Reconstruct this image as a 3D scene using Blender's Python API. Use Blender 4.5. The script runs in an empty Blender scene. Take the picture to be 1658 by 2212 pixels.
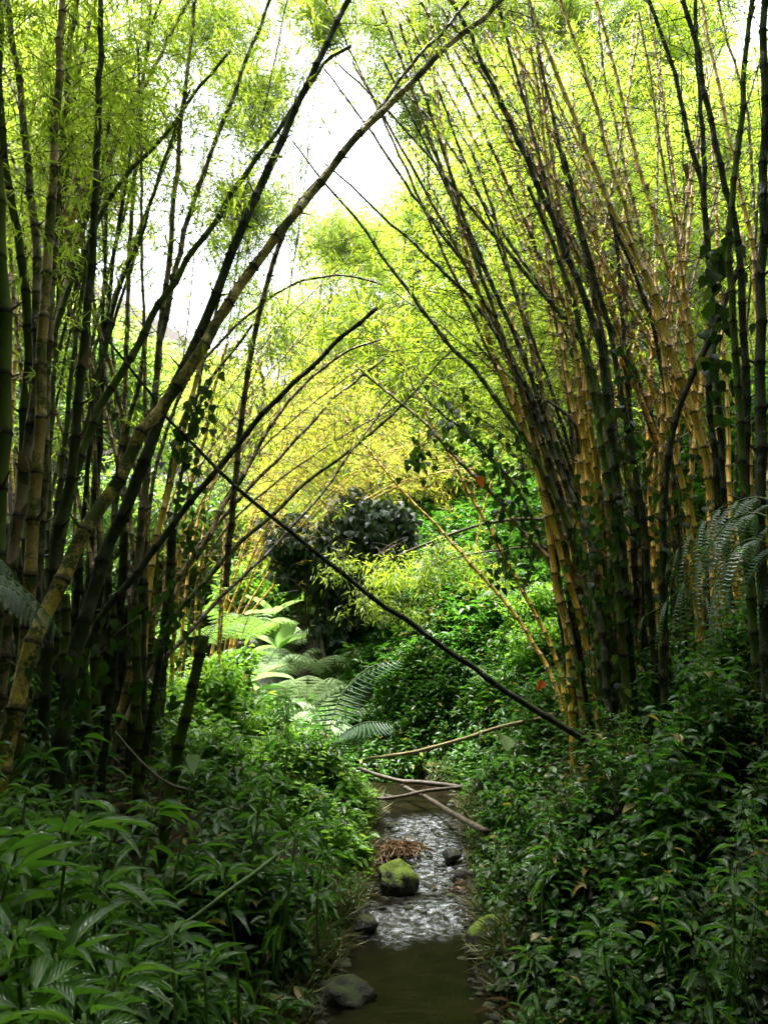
import bpy, math, random
import numpy as np
from mathutils import Vector
R = math.radians
rng = np.random.default_rng(11)
random.seed(5)
scene = bpy.context.scene
COL = scene.collection

# ------------------------------------------------------------------ camera
W, H, F = 1658.0, 2212.0, 1609.0
PITCH = R(10.0)
CAM = np.array([0.0, 0.0, 1.7])
cd = bpy.data.cameras.new('camera'); cam = bpy.data.objects.new('camera', cd); COL.objects.link(cam)
cam.location = CAM; cam.rotation_euler = (R(90) + PITCH, 0, 0)
cd.sensor_fit = 'VERTICAL'; cd.sensor_height = 24.0; cd.lens = 24.0 * F / H
cd.clip_start = 0.05; cd.clip_end = 500
scene.camera = cam

# ------------------------------------------------------------------ sky, sun, exposure
SUN_EL, SUN_AZ = 80.0, -40.0      # elevation, and degrees east of straight ahead
wd = bpy.data.worlds.new('World'); scene.world = wd; wd.use_nodes = True
nt = wd.node_tree; bg = nt.nodes['Background']
sk = nt.nodes.new('ShaderNodeTexSky'); sk.sky_type = 'NISHITA'; sk.sun_disc = False
sk.sun_elevation = R(SUN_EL); sk.sun_rotation = R(SUN_AZ)
sk.dust_density = 5.0; sk.ozone_density = 1.0; sk.air_density = 1.0
hs = nt.nodes.new('ShaderNodeHueSaturation'); hs.inputs['Saturation'].default_value = 0.2
nt.links.new(sk.outputs[0], hs.inputs['Color']); tn = nt.nodes.new('ShaderNodeMix'); tn.data_type = 'RGBA'; tn.blend_type = 'MULTIPLY'; tn.inputs[0].default_value = 1.0; tn.inputs[7].default_value = (.93, .94, 1.06, 1)
nt.links.new(hs.outputs[0], tn.inputs[6]); nt.links.new(tn.outputs[2], bg.inputs[0])
bg.inputs[1].default_value = 0.15
sd = bpy.data.lights.new('sun', 'SUN'); sd.energy = 3.6; sd.angle = R(12); sd.color = (1.0, 0.96, 0.88)
so = bpy.data.objects.new('sun', sd); COL.objects.link(so)
d = Vector((math.cos(R(SUN_EL)) * math.sin(R(SUN_AZ)), math.cos(R(SUN_EL)) * math.cos(R(SUN_AZ)), math.sin(R(SUN_EL))))
so.rotation_euler = d.to_track_quat('Z', 'Y').to_euler()
scene.view_settings.view_transform = 'Standard'
scene.view_settings.look = 'None'
scene.view_settings.exposure = 2.95
scene.view_settings.gamma = 1.0
scene.render.engine = 'CYCLES'
cy = scene.cycles
cy.use_denoising = True
cy.max_bounces = 7; cy.diffuse_bounces = 4; cy.glossy_bounces = 2; cy.transmission_bounces = 5; cy.transparent_max_bounces = 4
cy.caustics_reflective = False; cy.caustics_refractive = False
cy.sample_clamp_indirect = 6.0
try: cy.denoiser = 'OPENIMAGEDENOISE'
except Exception: pass

# ------------------------------------------------------------------ picture <-> world
cp, sp_ = math.cos(PITCH), math.sin(PITCH)
def P(u, v, Y):
    x, z = (u - W/2)/F, (H/2 - v)/F
    r = np.array([x, cp - sp_*z, sp_ + cp*z])
    return CAM + r*(Y/r[1])
def proj(p):
    q = np.asarray(p) - CAM
    dpt = q[..., 1]*cp + q[..., 2]*sp_
    up = -q[..., 1]*sp_ + q[..., 2]*cp
    dd = np.where(dpt > 0.05, dpt, 0.05)
    return W/2 + F*q[..., 0]/dd, H/2 - F*up/dd, dpt
def G(u, v, z):                      # where the ray through (u, v) meets height z
    x, zz = (u - W/2)/F, (H/2 - v)/F
    r = np.array([x, cp - sp_*zz, sp_ + cp*zz])
    return CAM + r*((z - CAM[2])/r[2])

# ------------------------------------------------------------------ ground shape
def sstep(a, b, x):
    t = np.clip((x - a)/(b - a), 0, 1); return t*t*(3 - 2*t)
SY = np.array([-8, 0, 2.0, 3.0, 3.7, 4.6, 5.3, 6.0, 7.0, 7.9, 8.6, 9.4, 12, 16, 60])
SL = np.array([-.75, -.66, -.56, -.44, -.37, -.24, -.13, -.10, -.07, -.10, -.75, -1.7, -3.2, -3.5, -9])   # left waterline
SR = np.array([.60, .66, .66, .60, .56, .54, .62, .66, .72, .78, .42, -.6, -2.2, -2.0, -7.5])              # right waterline
def water_z(y):
    return 0.0 + 0.06*sstep(4.78, 5.1, y) + 0.15*sstep(5.3, 6.8, y) + 0.05*sstep(9, 12, y)
def hnoise(x, y, s, k):
    return (np.sin(x*s*1.3 + k)*np.cos(y*s*1.1 - k*1.7) + .5*np.sin(x*s*2.9 - y*s*2.3 + k*2.1) + .25*np.cos(x*s*5.1 + y*s*6.3 + k))/1.75
def ground_z(x, y):
    x = np.asarray(x, float); y = np.asarray(y, float)
    l = np.interp(y, SY, SL); r = np.interp(y, SY, SR)
    wob = .07*np.sin(y*3.1) + .04*np.sin(y*7.7 + 1)
    dl = (l + wob) - x; dr = x - (r - wob)
    w = water_z(y)
    def prof_l(q):
        return .10*sstep(0, .12, q) + .34*sstep(.05, .7, q) + .55*sstep(.5, 1.9, q) + .30*np.clip(q - 2.2, 0, 3) + .62*np.clip(q - 5.2, 0, 60)
    def prof_r(q):
        return .12*sstep(0, .12, q) + .50*sstep(.05, .75, q) + .58*sstep(.4, 1.6, q) + .42*np.clip(q - 1.3, 0, 4) + .60*np.clip(q - 5.3, 0, 60)
    ins = np.minimum(-dl, -dr)
    z = w + np.where(dl > 0, prof_l(dl)*(1 - .5*sstep(5.8, 8.3, y)*(1 - sstep(12, 15, y))), 0) + np.where(dr > 0, prof_r(dr), 0) - .16*sstep(0, .25, ins)
    z = z + .75*sstep(9.0, 12.5, y)*np.where((dl > 0) | (dr > 0), 1, .3) + 1.9*sstep(11.5, 17, y) + .42*np.clip(y - 16, 0, 60)
    z = z + (.05*hnoise(x, y, 1.7, .4) + .035*hnoise(x, y, 4.3, 2.0))*sstep(0, .4, np.maximum(dl, dr))
    z = z + .25*np.clip(-y - 2, 0, 30)  # unseen ground behind the camera, raised to shade the scene
    return z

# ------------------------------------------------------------------ node helpers
def mat(name):
    m = bpy.data.materials.new(name); m.use_nodes = True
    n = m.node_tree; n.nodes.clear()
    out = n.nodes.new('ShaderNodeOutputMaterial')
    return m, n, out
def N(n, t, **kw):
    a = n.nodes.new(t)
    for k, v in kw.items():
        if k in a.inputs: a.inputs[k].default_value = v
        else: setattr(a, k, v)
    return a
def L(n, a, b): n.links.new(a, b)
def ramp(n, src, stops):
    r = n.nodes.new('ShaderNodeValToRGB'); e = r.color_ramp.elements
    while len(e) < len(stops): e.new(0.5)
    for i, (p, c) in enumerate(stops):
        e[i].position = p; e[i].color = (*c, 1) if len(c) == 3 else c
    L(n, src, r.inputs[0]); return r.outputs[0]
def mix(n, fac, a, b, mode='MIX'):
    m = n.nodes.new('ShaderNodeMix'); m.data_type = 'RGBA'; m.blend_type = mode
    for s, i in ((fac, 0), (a, 6), (b, 7)):
        if hasattr(s, 'node'): L(n, s, m.inputs[i])
        elif i == 0: m.inputs[0].default_value = s
        else: m.inputs[i].default_value = (*s, 1)
    return m.outputs[2]
def math_(n, op, a, b=0.0, c=0.0):
    m = n.nodes.new('ShaderNodeMath'); m.operation = op
    for s, i in ((a, 0), (b, 1), (c, 2)):
        if hasattr(s, 'node'): L(n, s, m.inputs[i])
        else: m.inputs[i].default_value = s
    return m.outputs[0]

def leaf_mat(name, cols, tcols, trans=.5, rough=.4, spec=.5, veins=0.0, vein_col=(.25, .32, .12), odd=None):
    m, n, out = mat(name)
    geo = N(n, 'ShaderNodeNewGeometry')
    rnd = geo.outputs['Random Per Island']
    k = len(cols)
    base = ramp(n, rnd, [(i/(k - 1), c) for i, c in enumerate(cols)])
    tr = ramp(n, rnd, [(i/(k - 1), c) for i, c in enumerate(tcols)])
    if odd:
        wn_ = N(n, 'ShaderNodeTexWhiteNoise', noise_dimensions='1D'); L(n, rnd, wn_.inputs['W'])
        of = math_(n, 'GREATER_THAN', wn_.outputs[0], 1 - odd); base = mix(n, of, base, (.20, .15, .03)); tr = mix(n, of, tr, (.45, .34, .04))
    pr = N(n, 'ShaderNodeBsdfPrincipled', Roughness=rough)
    pr.inputs['Specular IOR Level'].default_value = spec
    if veins > 0:
        uv = N(n, 'ShaderNodeUVMap'); sx = N(n, 'ShaderNodeSeparateXYZ'); L(n, uv.outputs[0], sx.inputs[0])
        ax = math_(n, 'ABSOLUTE', math_(n, 'SUBTRACT', sx.outputs[1], .5))
        mid = math_(n, 'LESS_THAN', ax, .045)
        ph = math_(n, 'SUBTRACT', math_(n, 'MULTIPLY', sx.outputs[0], 11.0), math_(n, 'MULTIPLY', ax, 5.0))
        side = math_(n, 'LESS_THAN', math_(n, 'ABSOLUTE', math_(n, 'SUBTRACT', math_(n, 'FRACT', ph), .5)), .08)
        vv = math_(n, 'MULTIPLY', math_(n, 'MAXIMUM', mid, math_(n, 'MULTIPLY', side, .55)), veins)
        base = mix(n, vv, base, vein_col); tr = mix(n, vv, tr, vein_col)
        bmp = N(n, 'ShaderNodeBump', Strength=.35, Distance=.004)
        L(n, math_(n, 'PINGPONG', ph, .5), bmp.inputs['Height']); L(n, bmp.outputs[0], pr.inputs['Normal'])
    L(n, base, pr.inputs['Base Color'])
    tl = N(n, 'ShaderNodeBsdfTranslucent'); L(n, tr, tl.inputs[0])
    ms = N(n, 'ShaderNodeMixShader'); ms.inputs[0].default_value = trans
    L(n, pr.outputs[0], ms.inputs[1]); L(n, tl.outputs[0], ms.inputs[2]); L(n, ms.outputs[0], out.inputs[0])
    return m

def culm_mat(name, c1, c2, moss, ring=(.012, .008, .006), moss_amt=.5, mscale=9.0, stripe=0.0):
    m, n, out = mat(name)
    uv = N(n, 'ShaderNodeUVMap'); sx = N(n, 'ShaderNodeSeparateXYZ'); L(n, uv.outputs[0], sx.inputs[0])
    tc = N(n, 'ShaderNodeTexCoord')
    n1 = N(n, 'ShaderNodeTexNoise', Scale=mscale, Detail=6.0, Roughness=.65); L(n, tc.outputs['Object'], n1.inputs['Vector'])
    n2 = N(n, 'ShaderNodeTexNoise', Scale=70.0, Detail=4.0, Roughness=.7); L(n, tc.outputs['Object'], n2.inputs['Vector'])
    n3 = N(n, 'ShaderNodeTexNoise', Scale=2.2, Detail=3.0); L(n, tc.outputs['Object'], n3.inputs['Vector'])
    col = mix(n, n3.outputs[0], c1, c2)
    col = mix(n, ramp(n, n2.outputs[0], [(.46, (0, 0, 0)), (.70, (.6, .6, .6))]), col, tuple(x*.35 for x in c2))
    if stripe > 0:
        st = N(n, 'ShaderNodeTexNoise', Scale=1.0, Detail=1.0)
        cb = N(n, 'ShaderNodeCombineXYZ'); L(n, math_(n, 'MULTIPLY', sx.outputs[0], 17), cb.inputs[0]); L(n, math_(n, 'FLOOR', sx.outputs[1]), cb.inputs[1])
        L(n, cb.outputs[0], st.inputs['Vector'])
        col = mix(n, ramp(n, st.outputs[0], [(.60, (0, 0, 0)), (.63, (stripe,)*3)]), col, (.05, .11, .015))
    lo = .62 - .42*moss_amt
    mm = ramp(n, math_(n, 'ADD', math_(n, 'MULTIPLY', n1.outputs[0], .75), math_(n, 'MULTIPLY', n2.outputs[0], .25)), [(lo, (0, 0, 0)), (lo + .10, (1, 1, 1))])
    mc = mix(n, n2.outputs[0], moss, tuple(x*.3 for x in moss))
    col = mix(n, mm, col, mc)
    fr = math_(n, 'FRACT', sx.outputs[1])
    band = math_(n, 'MAXIMUM', math_(n, 'LESS_THAN', fr, .07), math_(n, 'GREATER_THAN', fr, .965))
    col = mix(n, math_(n, 'MULTIPLY', band, .9), col, ring)
    halo = math_(n, 'MULTIPLY', math_(n, 'SUBTRACT', 1.0, N_map(n, fr, .07, .16)), .35)
    col = mix(n, halo, col, tuple(x*.4 for x in c1))
    pr = N(n, 'ShaderNodeBsdfPrincipled', Roughness=.5); L(n, col, pr.inputs['Base Color'])
    L(n, N_map(n, mm, 0, 1, .42, .95), pr.inputs['Roughness'])
    bmp = N(n, 'ShaderNodeBump', Strength=.6, Distance=.008)
    L(n, math_(n, 'ADD', n2.outputs[0], math_(n, 'MULTIPLY', mm, 1.2)), bmp.inputs['Height']); L(n, bmp.outputs[0], pr.inputs['Normal'])
    L(n, pr.outputs[0], out.inputs[0])
    return m
def N_map(n, src, a, b, c=0.0, d=1.0):
    r = n.nodes.new('ShaderNodeMapRange'); L(n, src, r.inputs[0])
    for i, x in enumerate((a, b, c, d)): r.inputs[i + 1].default_value = x
    return r.outputs[0]
def noise_mat(name, stops, scale=6.0, rough=.9, bump=.6, dist=.02, detail=8.0, spec=.3, top=None):
    m, n, out = mat(name)
    tc = N(n, 'ShaderNodeTexCoord')
    a = N(n, 'ShaderNodeTexNoise', Scale=scale, Detail=detail, Roughness=.68); L(n, tc.outputs['Object'], a.inputs['Vector'])
    b = N(n, 'ShaderNodeTexNoise', Scale=scale*9, Detail=4.0, Roughness=.7); L(n, tc.outputs['Object'], b.inputs['Vector'])
    col = ramp(n, math_(n, 'ADD', math_(n, 'MULTIPLY', a.outputs[0], .7), math_(n, 'MULTIPLY', b.outputs[0], .3)), stops)
    if top:
        g = N(n, 'ShaderNodeNewGeometry'); s = N(n, 'ShaderNodeSeparateXYZ'); L(n, g.outputs['Normal'], s.inputs[0])
        f = N_map(n, math_(n, 'ADD', s.outputs[2], math_(n, 'MULTIPLY', math_(n, 'SUBTRACT', a.outputs[0], .5), 1.6)), top[1], top[1] + .25)
        mc = mix(n, b.outputs[0], top[0], tuple(x*.35 for x in top[0]))
        col = mix(n, f, col, mc)
    pr = N(n, 'ShaderNodeBsdfPrincipled', Roughness=rough); pr.inputs['Specular IOR Level'].default_value = spec
    L(n, col, pr.inputs['Base Color'])
    bm = N(n, 'ShaderNodeBump', Strength=bump, Distance=dist); L(n, math_(n, 'ADD', a.outputs[0], math_(n, 'MULTIPLY', b.outputs[0], .5)), bm.inputs['Height'])
    L(n, bm.outputs[0], pr.inputs['Normal']); L(n, pr.outputs[0], out.inputs[0])
    return m

M = {}
M['bam_leaf'] = leaf_mat('bamboo_leaf', [(.09, .17, .018), (.15, .24, .025), (.22, .28, .035)], [(.29, .48, .025), (.42, .58, .035), (.54, .64, .05)], trans=.62, rough=.45)
M['gold_leaf'] = leaf_mat('golden_bamboo_leaf', [(.10, .15, .02), (.16, .19, .03), (.24, .21, .03)], [(.46, .58, .04), (.58, .64, .05), (.68, .60, .06)], trans=.62, rough=.45)
M['dim_leaf'] = leaf_mat('dimmed_bamboo_leaf', [(.05, .10, .02), (.09, .15, .02), (.12, .18, .03)], [(.22, .34, .04), (.32, .44, .05), (.42, .52, .05)], trans=.55, rough=.45)  # darker colour stands in for leaves silhouetted against bright sky
M['tree_leaf'] = leaf_mat('tree_leaf', [(.03, .07, .015), (.05, .11, .02), (.08, .14, .03)], [(.16, .34, .04), (.24, .46, .05), (.34, .52, .06)], trans=.45, rough=.4)
M['pale_leaf'] = leaf_mat('pale_tree_leaf', [(.07, .13, .03), (.11, .19, .04), (.15, .24, .07)], [(.34, .50, .07), (.44, .62, .09), (.55, .70, .14)], trans=.5, rough=.45)
M['under_leaf'] = leaf_mat('undergrowth_leaf', [(.010, .040, .004), (.020, .075, .006), (.04, .12, .010)], [(.05, .20, .01), (.08, .28, .012), (.14, .38, .02)], trans=.34, rough=.28, spec=.36, veins=.25, odd=.035)
M['lance_leaf'] = leaf_mat('lance_leaf', [(.024, .075, .009), (.038, .108, .014), (.062, .155, .02)], [(.09, .28, .015), (.13, .36, .02), (.20, .44, .03)], trans=.33, rough=.27, spec=.42, odd=.03, veins=.6, vein_col=(.17, .27, .07))
M['bright_leaf'] = leaf_mat('bright_undergrowth_leaf', [(.05, .15, .012), (.08, .20, .02), (.13, .25, .03)], [(.22, .52, .03), (.32, .62, .04), (.42, .68, .06)], trans=.4, rough=.3, veins=.2)
M['vine_leaf'] = leaf_mat('vine_leaf', [(.008, .022, .006), (.014, .036, .008), (.04, .06, .015)], [(.05, .13, .01), (.07, .18, .02), (.14, .2, .03)], trans=.25, rough=.42, spec=.3)
M['ivy_leaf'] = leaf_mat('ivy_leaf', [(.008, .018, .010), (.015, .032, .018), (.03, .05, .03)], [(.05, .10, .03), (.07, .14, .04), (.09, .16, .05)], trans=.15, rough=.5, spec=.2)
M['fern'] = leaf_mat('fern_leaf', [(.05, .12, .03), (.08, .17, .045), (.10, .20, .06)], [(.14, .34, .06), (.22, .44, .08), (.28, .5, .10)], trans=.35, rough=.4)
M['fern_silver'] = leaf_mat('silver_fern_leaf', [(.035, .075, .04), (.05, .10, .055), (.07, .13, .07)], [(.10, .22, .06), (.13, .26, .07), (.16, .3, .09)], trans=.25, rough=.3, spec=.6)
M['fern_pale_lit'] = leaf_mat('pale_lit_fern_leaf', [(.26, .40, .17), (.36, .50, .26), (.44, .56, .34)], [(.40, .60, .22), (.5, .66, .3), (.58, .7, .38)], trans=.4, rough=.4)  # skylight on the clearing ferns put into a whiter leaf colour
M['big_leaf'] = leaf_mat('banana_leaf', [(.10, .24, .06), (.15, .30, .09), (.2, .34, .14)], [(.3, .55, .1), (.36, .6, .14), (.42, .64, .18)], trans=.4, rough=.35, veins=.4, vein_col=(.35, .5, .2))
M['red_leaf'] = leaf_mat('red_dead_leaf', [(.45, .07, .02), (.5, .10, .02)], [(.7, .12, .02), (.8, .2, .03)], trans=.4, rough=.6)
M['dead_leaf'] = leaf_mat('dead_leaf', [(.09, .055, .03), (.15, .095, .05), (.22, .15, .08)], [(.2, .1, .04), (.3, .18, .08), (.35, .2, .1)], trans=.15, rough=.7)
M['grass'] = leaf_mat('dry_grass', [(.10, .12, .03), (.16, .16, .06), (.22, .19, .10)], [(.2, .26, .06), (.26, .26, .1), (.3, .28, .12)], trans=.25, rough=.6)
M['yellow'] = culm_mat('yellow_culm', (.85, .50, .08), (.70, .42, .07), (.14, .17, .02), moss_amt=.10, stripe=.8)
M['ochre'] = culm_mat('ochre_culm', (.46, .28, .08), (.30, .18, .06), (.09, .12, .02), moss_amt=.38, mscale=7)
M['brown'] = culm_mat('brown_culm', (.26, .16, .10), (.15, .10, .07), (.06, .08, .02), moss_amt=.38, mscale=8)
M['dark'] = culm_mat('dark_culm', (.055, .038, .028), (.035, .028, .02), (.035, .05, .012), moss_amt=.6)
M['moss'] = culm_mat('mossy_culm', (.13, .10, .04), (.07, .06, .03), (.095, .14, .014), moss_amt=.85, mscale=6)
M['mossyyellow'] = culm_mat('yellow_mossy_culm', (.62, .42, .07), (.48, .32, .06), (.07, .09, .015), moss_amt=.42, mscale=5)
M['green'] = culm_mat('green_culm', (.12, .19, .03), (.10, .15, .03), (.06, .09, .015), moss_amt=.45)
M['twig'] = noise_mat('twig', [(.3, (.02, .022, .008)), (.7, (.065, .06, .018))], scale=20, rough=.7, bump=.2)
M['goldtwig'] = noise_mat('golden_twig', [(.3, (.30, .20, .03)), (.7, (.45, .30, .05))], scale=20, rough=.6, bump=.2)
M['stem'] = noise_mat('green_stem', [(.3, (.05, .10, .02)), (.7, (.12, .20, .04))], scale=20, rough=.5, bump=.2)
M['bark'] = noise_mat('bark', [(.3, (.035, .028, .02)), (.55, (.10, .08, .06)), (.75, (.18, .16, .13))], scale=5, rough=.9, bump=.9, dist=.03)
M['palebark'] = noise_mat('pale_bark', [(.3, (.22, .19, .16)), (.7, (.5, .45, .38))], scale=4, rough=.9)
M['deadwood'] = noise_mat('dead_wood', [(.35, (.025, .018, .012)), (.55, (.08, .06, .045)), (.75, (.20, .16, .13))], scale=14, rough=.55, bump=.8, dist=.01, top=((.10, .13, .02), 1.0))
M['palewood'] = noise_mat('pale_dead_wood', [(.3, (.10, .08, .03)), (.55, (.28, .23, .11)), (.75, (.42, .37, .2))], scale=10, rough=.6, bump=.5, dist=.01)
M['soil'] = noise_mat('soil', [(.3, (.010, .008, .005)), (.55, (.028, .022, .013)), (.75, (.055, .042, .024))], scale=3, rough=.95, bump=1, dist=.05, top=((.03, .05, .01), 1.05))
M['rock'] = noise_mat('wet_rock', [(.3, (.012, .011, .009)), (.6, (.04, .036, .03)), (.8, (.08, .07, .06))], scale=6, rough=.45, bump=1, dist=.03, top=((.16, .24, .015), .25))
M['darkrock'] = noise_mat('dark_rock', [(.3, (.012, .011, .01)), (.6, (.035, .032, .028)), (.8, (.07, .062, .05))], scale=6, rough=.45, bump=1, dist=.03, top=((.05, .07, .012), .75))
M['cliff'] = noise_mat('grey_rock', [(.3, (.08, .08, .075)), (.55, (.22, .22, .2)), (.75, (.38, .37, .34))], scale=3, rough=.85, bump=1, dist=.08, top=((.14, .22, .04), 1.0))

def water_mat():
    m, n, out = mat('stream_water')
    tc = N(n, 'ShaderNodeTexCoord')
    mp = N(n, 'ShaderNodeMapping'); mp.inputs['Scale'].default_value = (.6, 1.2, 1); L(n, tc.outputs['Object'], mp.inputs[0])
    a = N(n, 'ShaderNodeTexNoise', Scale=24.0, Detail=7.0, Roughness=.6); L(n, mp.outputs[0], a.inputs['Vector'])
    fo = N(n, 'ShaderNodeAttribute'); fo.attribute_name = 'foam_glare'
    b = N(n, 'ShaderNodeTexNoise', Scale=30.0, Detail=7.0, Roughness=.75); L(n, mp.outputs[0], b.inputs['Vector'])
    fm = math_(n, 'MULTIPLY', N_map(n, b.outputs[0], .48, .70), N_map(n, fo.outputs['Fac'], .12, 1))
    bed = N(n, 'ShaderNodeTexNoise', Scale=5.0, Detail=5.0); L(n, tc.outputs['Object'], bed.inputs['Vector'])
    bc = ramp(n, bed.outputs[0], [(.35, (.003, .0026, .0015)), (.7, (.011, .008, .004))])
    col = mix(n, math_(n, 'MULTIPLY', fm, .75), bc, (.55, .60, .68))  # foam and the sky glare on the ripples, both painted into the colour
    bm = N(n, 'ShaderNodeBump', Distance=.02); L(n, N_map(n, fo.outputs['Fac'], 0, 1, .14, .7), bm.inputs['Strength']); L(n, a.outputs[0], bm.inputs['Height'])
    df = N(n, 'ShaderNodeBsdfDiffuse'); L(n, col, df.inputs[0]); L(n, bm.outputs[0], df.inputs['Normal'])
    gl = N(n, 'ShaderNodeBsdfGlossy'); L(n, bm.outputs[0], gl.inputs['Normal']); L(n, N_map(n, fm, 0, 1, .05, .3), gl.inputs['Roughness'])
    fr = N(n, 'ShaderNodeFresnel', IOR=1.33); L(n, bm.outputs[0], fr.inputs['Normal'])
    ms = N(n, 'ShaderNodeMixShader'); L(n, math_(n, 'MULTIPLY', fr.outputs[0], N_map(n, fo.outputs['Fac'], 0, 1, .42, 1.0)), ms.inputs[0])
    L(n, df.outputs[0], ms.inputs[1]); L(n, gl.outputs[0], ms.inputs[2]); L(n, ms.outputs[0], out.inputs[0])
    return m
M['water'] = water_mat()

# ------------------------------------------------------------------ mesh helpers
class Geo:
    def __init__(s): s.v = []; s.f = []; s.uv = []; s.n = 0
    def add(s, v, f, uv=None):
        v = np.asarray(v, float).reshape(-1, 3); f = np.asarray(f, int)
        s.v.append(v); s.f.append(f + s.n)
        s.uv.append(np.zeros((len(v), 2)) if uv is None else np.asarray(uv, float).reshape(-1, 2))
        s.n += len(v)
    def build(s, name, m, parent=None, smooth=True):
        if s.n == 0: return None
        v = np.concatenate(s.v); uv = np.concatenate(s.uv)
        f = np.concatenate([np.c_[a, np.full(len(a), -1)] if a.shape[1] == 3 else a for a in s.f])
        me = bpy.data.meshes.new(name)
        me.vertices.add(len(v)); me.vertices.foreach_set('co', v.astype(np.float32).ravel())
        cnt = np.where(f[:, 3] < 0, 3, 4); st = np.r_[0, np.cumsum(cnt)[:-1]]
        li = f.ravel(); li = li[li >= 0]
        me.loops.add(len(li)); me.loops.foreach_set('vertex_index', li.astype(np.int32))
        me.polygons.add(len(f)); me.polygons.foreach_set('loop_start', st.astype(np.int32)); me.polygons.foreach_set('loop_total', cnt.astype(np.int32))
        me.polygons.foreach_set('use_smooth', np.full(len(f), smooth))
        me.update(calc_edges=True)
        l = me.uv_layers.new(name='UVMap'); l.data.foreach_set('uv', uv[li].astype(np.float32).ravel())
        me.materials.append(m)
        o = bpy.data.objects.new(name, me); COL.objects.link(o)
        if parent is not None:
            o.parent = parent; me.transform(parent.matrix_basis.inverted()) if False else None
            v2 = v - np.array(parent.location); me.vertices.foreach_set('co', v2.astype(np.float32).ravel()); me.update()
        return o
def merge_build(ga, gb, name, ma, mb, parent):
    """twigs and leaves as one foliage mesh with two materials"""
    na = sum(len(a) for a in ga.f); g = Geo(); g.v = ga.v + gb.v; g.uv = ga.uv + gb.uv; g.n = ga.n + gb.n; g.f = ga.f + [f + ga.n for f in gb.f]
    o = g.build(name, ma, parent)
    if o: 
        o.data.materials.append(mb); mi = np.zeros(len(o.data.polygons), np.int32); mi[na:] = 1; o.data.polygons.foreach_set('material_index', mi)
    return o
def tag(o, label=None, cat=None, group=None, kind=None):
    if label: o['label'] = label
    if cat: o['category'] = cat
    if group: o['group'] = group
    if kind: o['kind'] = kind
    return o
def empty(name, loc, label, cat, group=None):
    o = bpy.data.objects.new(name, None); COL.objects.link(o); o.location = tuple(float(x) for x in loc)
    o.empty_display_size = .1
    return tag(o, label, cat, group)

def nrm(a): return a/np.maximum(np.linalg.norm(a, axis=-1, keepdims=True), 1e-9)
def catmull(pts, per=8):
    p = np.asarray(pts, float)
    q = np.vstack([2*p[0] - p[1], p, 2*p[-1] - p[-2]]); out = []
    for i in range(1, len(q) - 2):
        t = np.linspace(0, 1, per, endpoint=False)[:, None]
        a, b, c, e = q[i - 1], q[i], q[i + 1], q[i + 2]
        out.append(.5*((2*b) + (c - a)*t + (2*a - 5*b + 4*c - e)*t**2 + (-a + 3*b - 3*c + e)*t**3))
    out.append(p[-1:]); return np.vstack(out)
def tube_pts(c, r, sides=8, uvy=None, cap=True):
    c = np.asarray(c, float); r = np.asarray(r, float); n = len(c)
    T = nrm(np.gradient(c, axis=0)); ref = np.array([.13, 1.0, .07])
    if abs(np.mean(T @ nrm(ref))) > .85: ref = np.array([1.0, .1, .05])
    A = nrm(np.cross(T, ref)); B = np.cross(T, A)
    th = np.arange(sides)/sides*2*np.pi
    v = c[:, None] + r[:, None, None]*(np.cos(th)[None, :, None]*A[:, None] + np.sin(th)[None, :, None]*B[:, None])
    i = np.arange(n - 1)[:, None]*sides; j = np.arange(sides)[None]; k = (j + 1) % sides
    f = np.stack([i + j, i + k, i + sides + k, i + sides + j], -1).reshape(-1, 4)
    y = np.arange(n)*1.0 if uvy is None else uvy
    uv = np.stack(np.broadcast_arrays(j/sides, y[:, None]), -1).reshape(-1, 2)
    v = v.reshape(-1, 3)
    if cap:
        nv = len(v); v = np.vstack([v, c[0], c[-1]]); uv = np.vstack([uv, [0, y[0]], [0, y[-1]]])
        jj = np.arange(sides); kk = (jj + 1) % sides
        f = np.vstack([f, np.c_[kk, jj, np.full(sides, nv), np.full(sides, nv)][:, [0, 1, 2, 2]], np.c_[(n - 1)*sides + jj, (n - 1)*sides + kk, np.full(sides, nv + 1), np.full(sides, nv + 1)]])
        tri = np.vstack([f[-2*sides:, :3]]); return v, f[:-2*sides], uv, tri
    return v, f, uv, None
def add_tube(g, c, r, sides=8, uvy=None, cap=True):
    v, f, uv, tri = tube_pts(c, r, sides, uvy, cap)
    b = g.n; g.add(v, f, uv)
    if tri is not None:
        g.f.append(tri + b)
def thin_tubes(g, A, sides=3, r0=.004, r1=.0015):
    """A: (N, K, 3) polylines, drawn as thin tubes in one go."""
    A = np.asarray(A); n, k, _ = A.shape
    if n == 0: return
    T = nrm(np.gradient(A, axis=1)); ref = nrm(np.array([.3, .9, .25]))
    X = nrm(np.cross(T, ref)); Y = np.cross(T, X)
    r = np.linspace(0, 1, k)[None, :]*(np.asarray(r1) - np.asarray(r0))[..., None] + np.asarray(r0)[..., None] if np.ndim(r0) else (np.linspace(r0, r1, k)[None, :].repeat(n, 0))
    th = np.arange(sides)/sides*2*np.pi
    v = A[:, :, None] + r[:, :, None, None]*(np.cos(th)[None, None, :, None]*X[:, :, None] + np.sin(th)[None, None, :, None]*Y[:, :, None])
    base = (np.arange(n)*k*sides)[:, None, None]; i = (np.arange(k - 1)*sides)[None, :, None]; j = np.arange(sides)[None, None]; q = (j + 1) % sides
    f = np.stack([base + i + j, base + i + q, base + i + sides + q, base + i + sides + j], -1).reshape(-1, 4)
    g.add(v.reshape(-1, 3), f)

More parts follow.
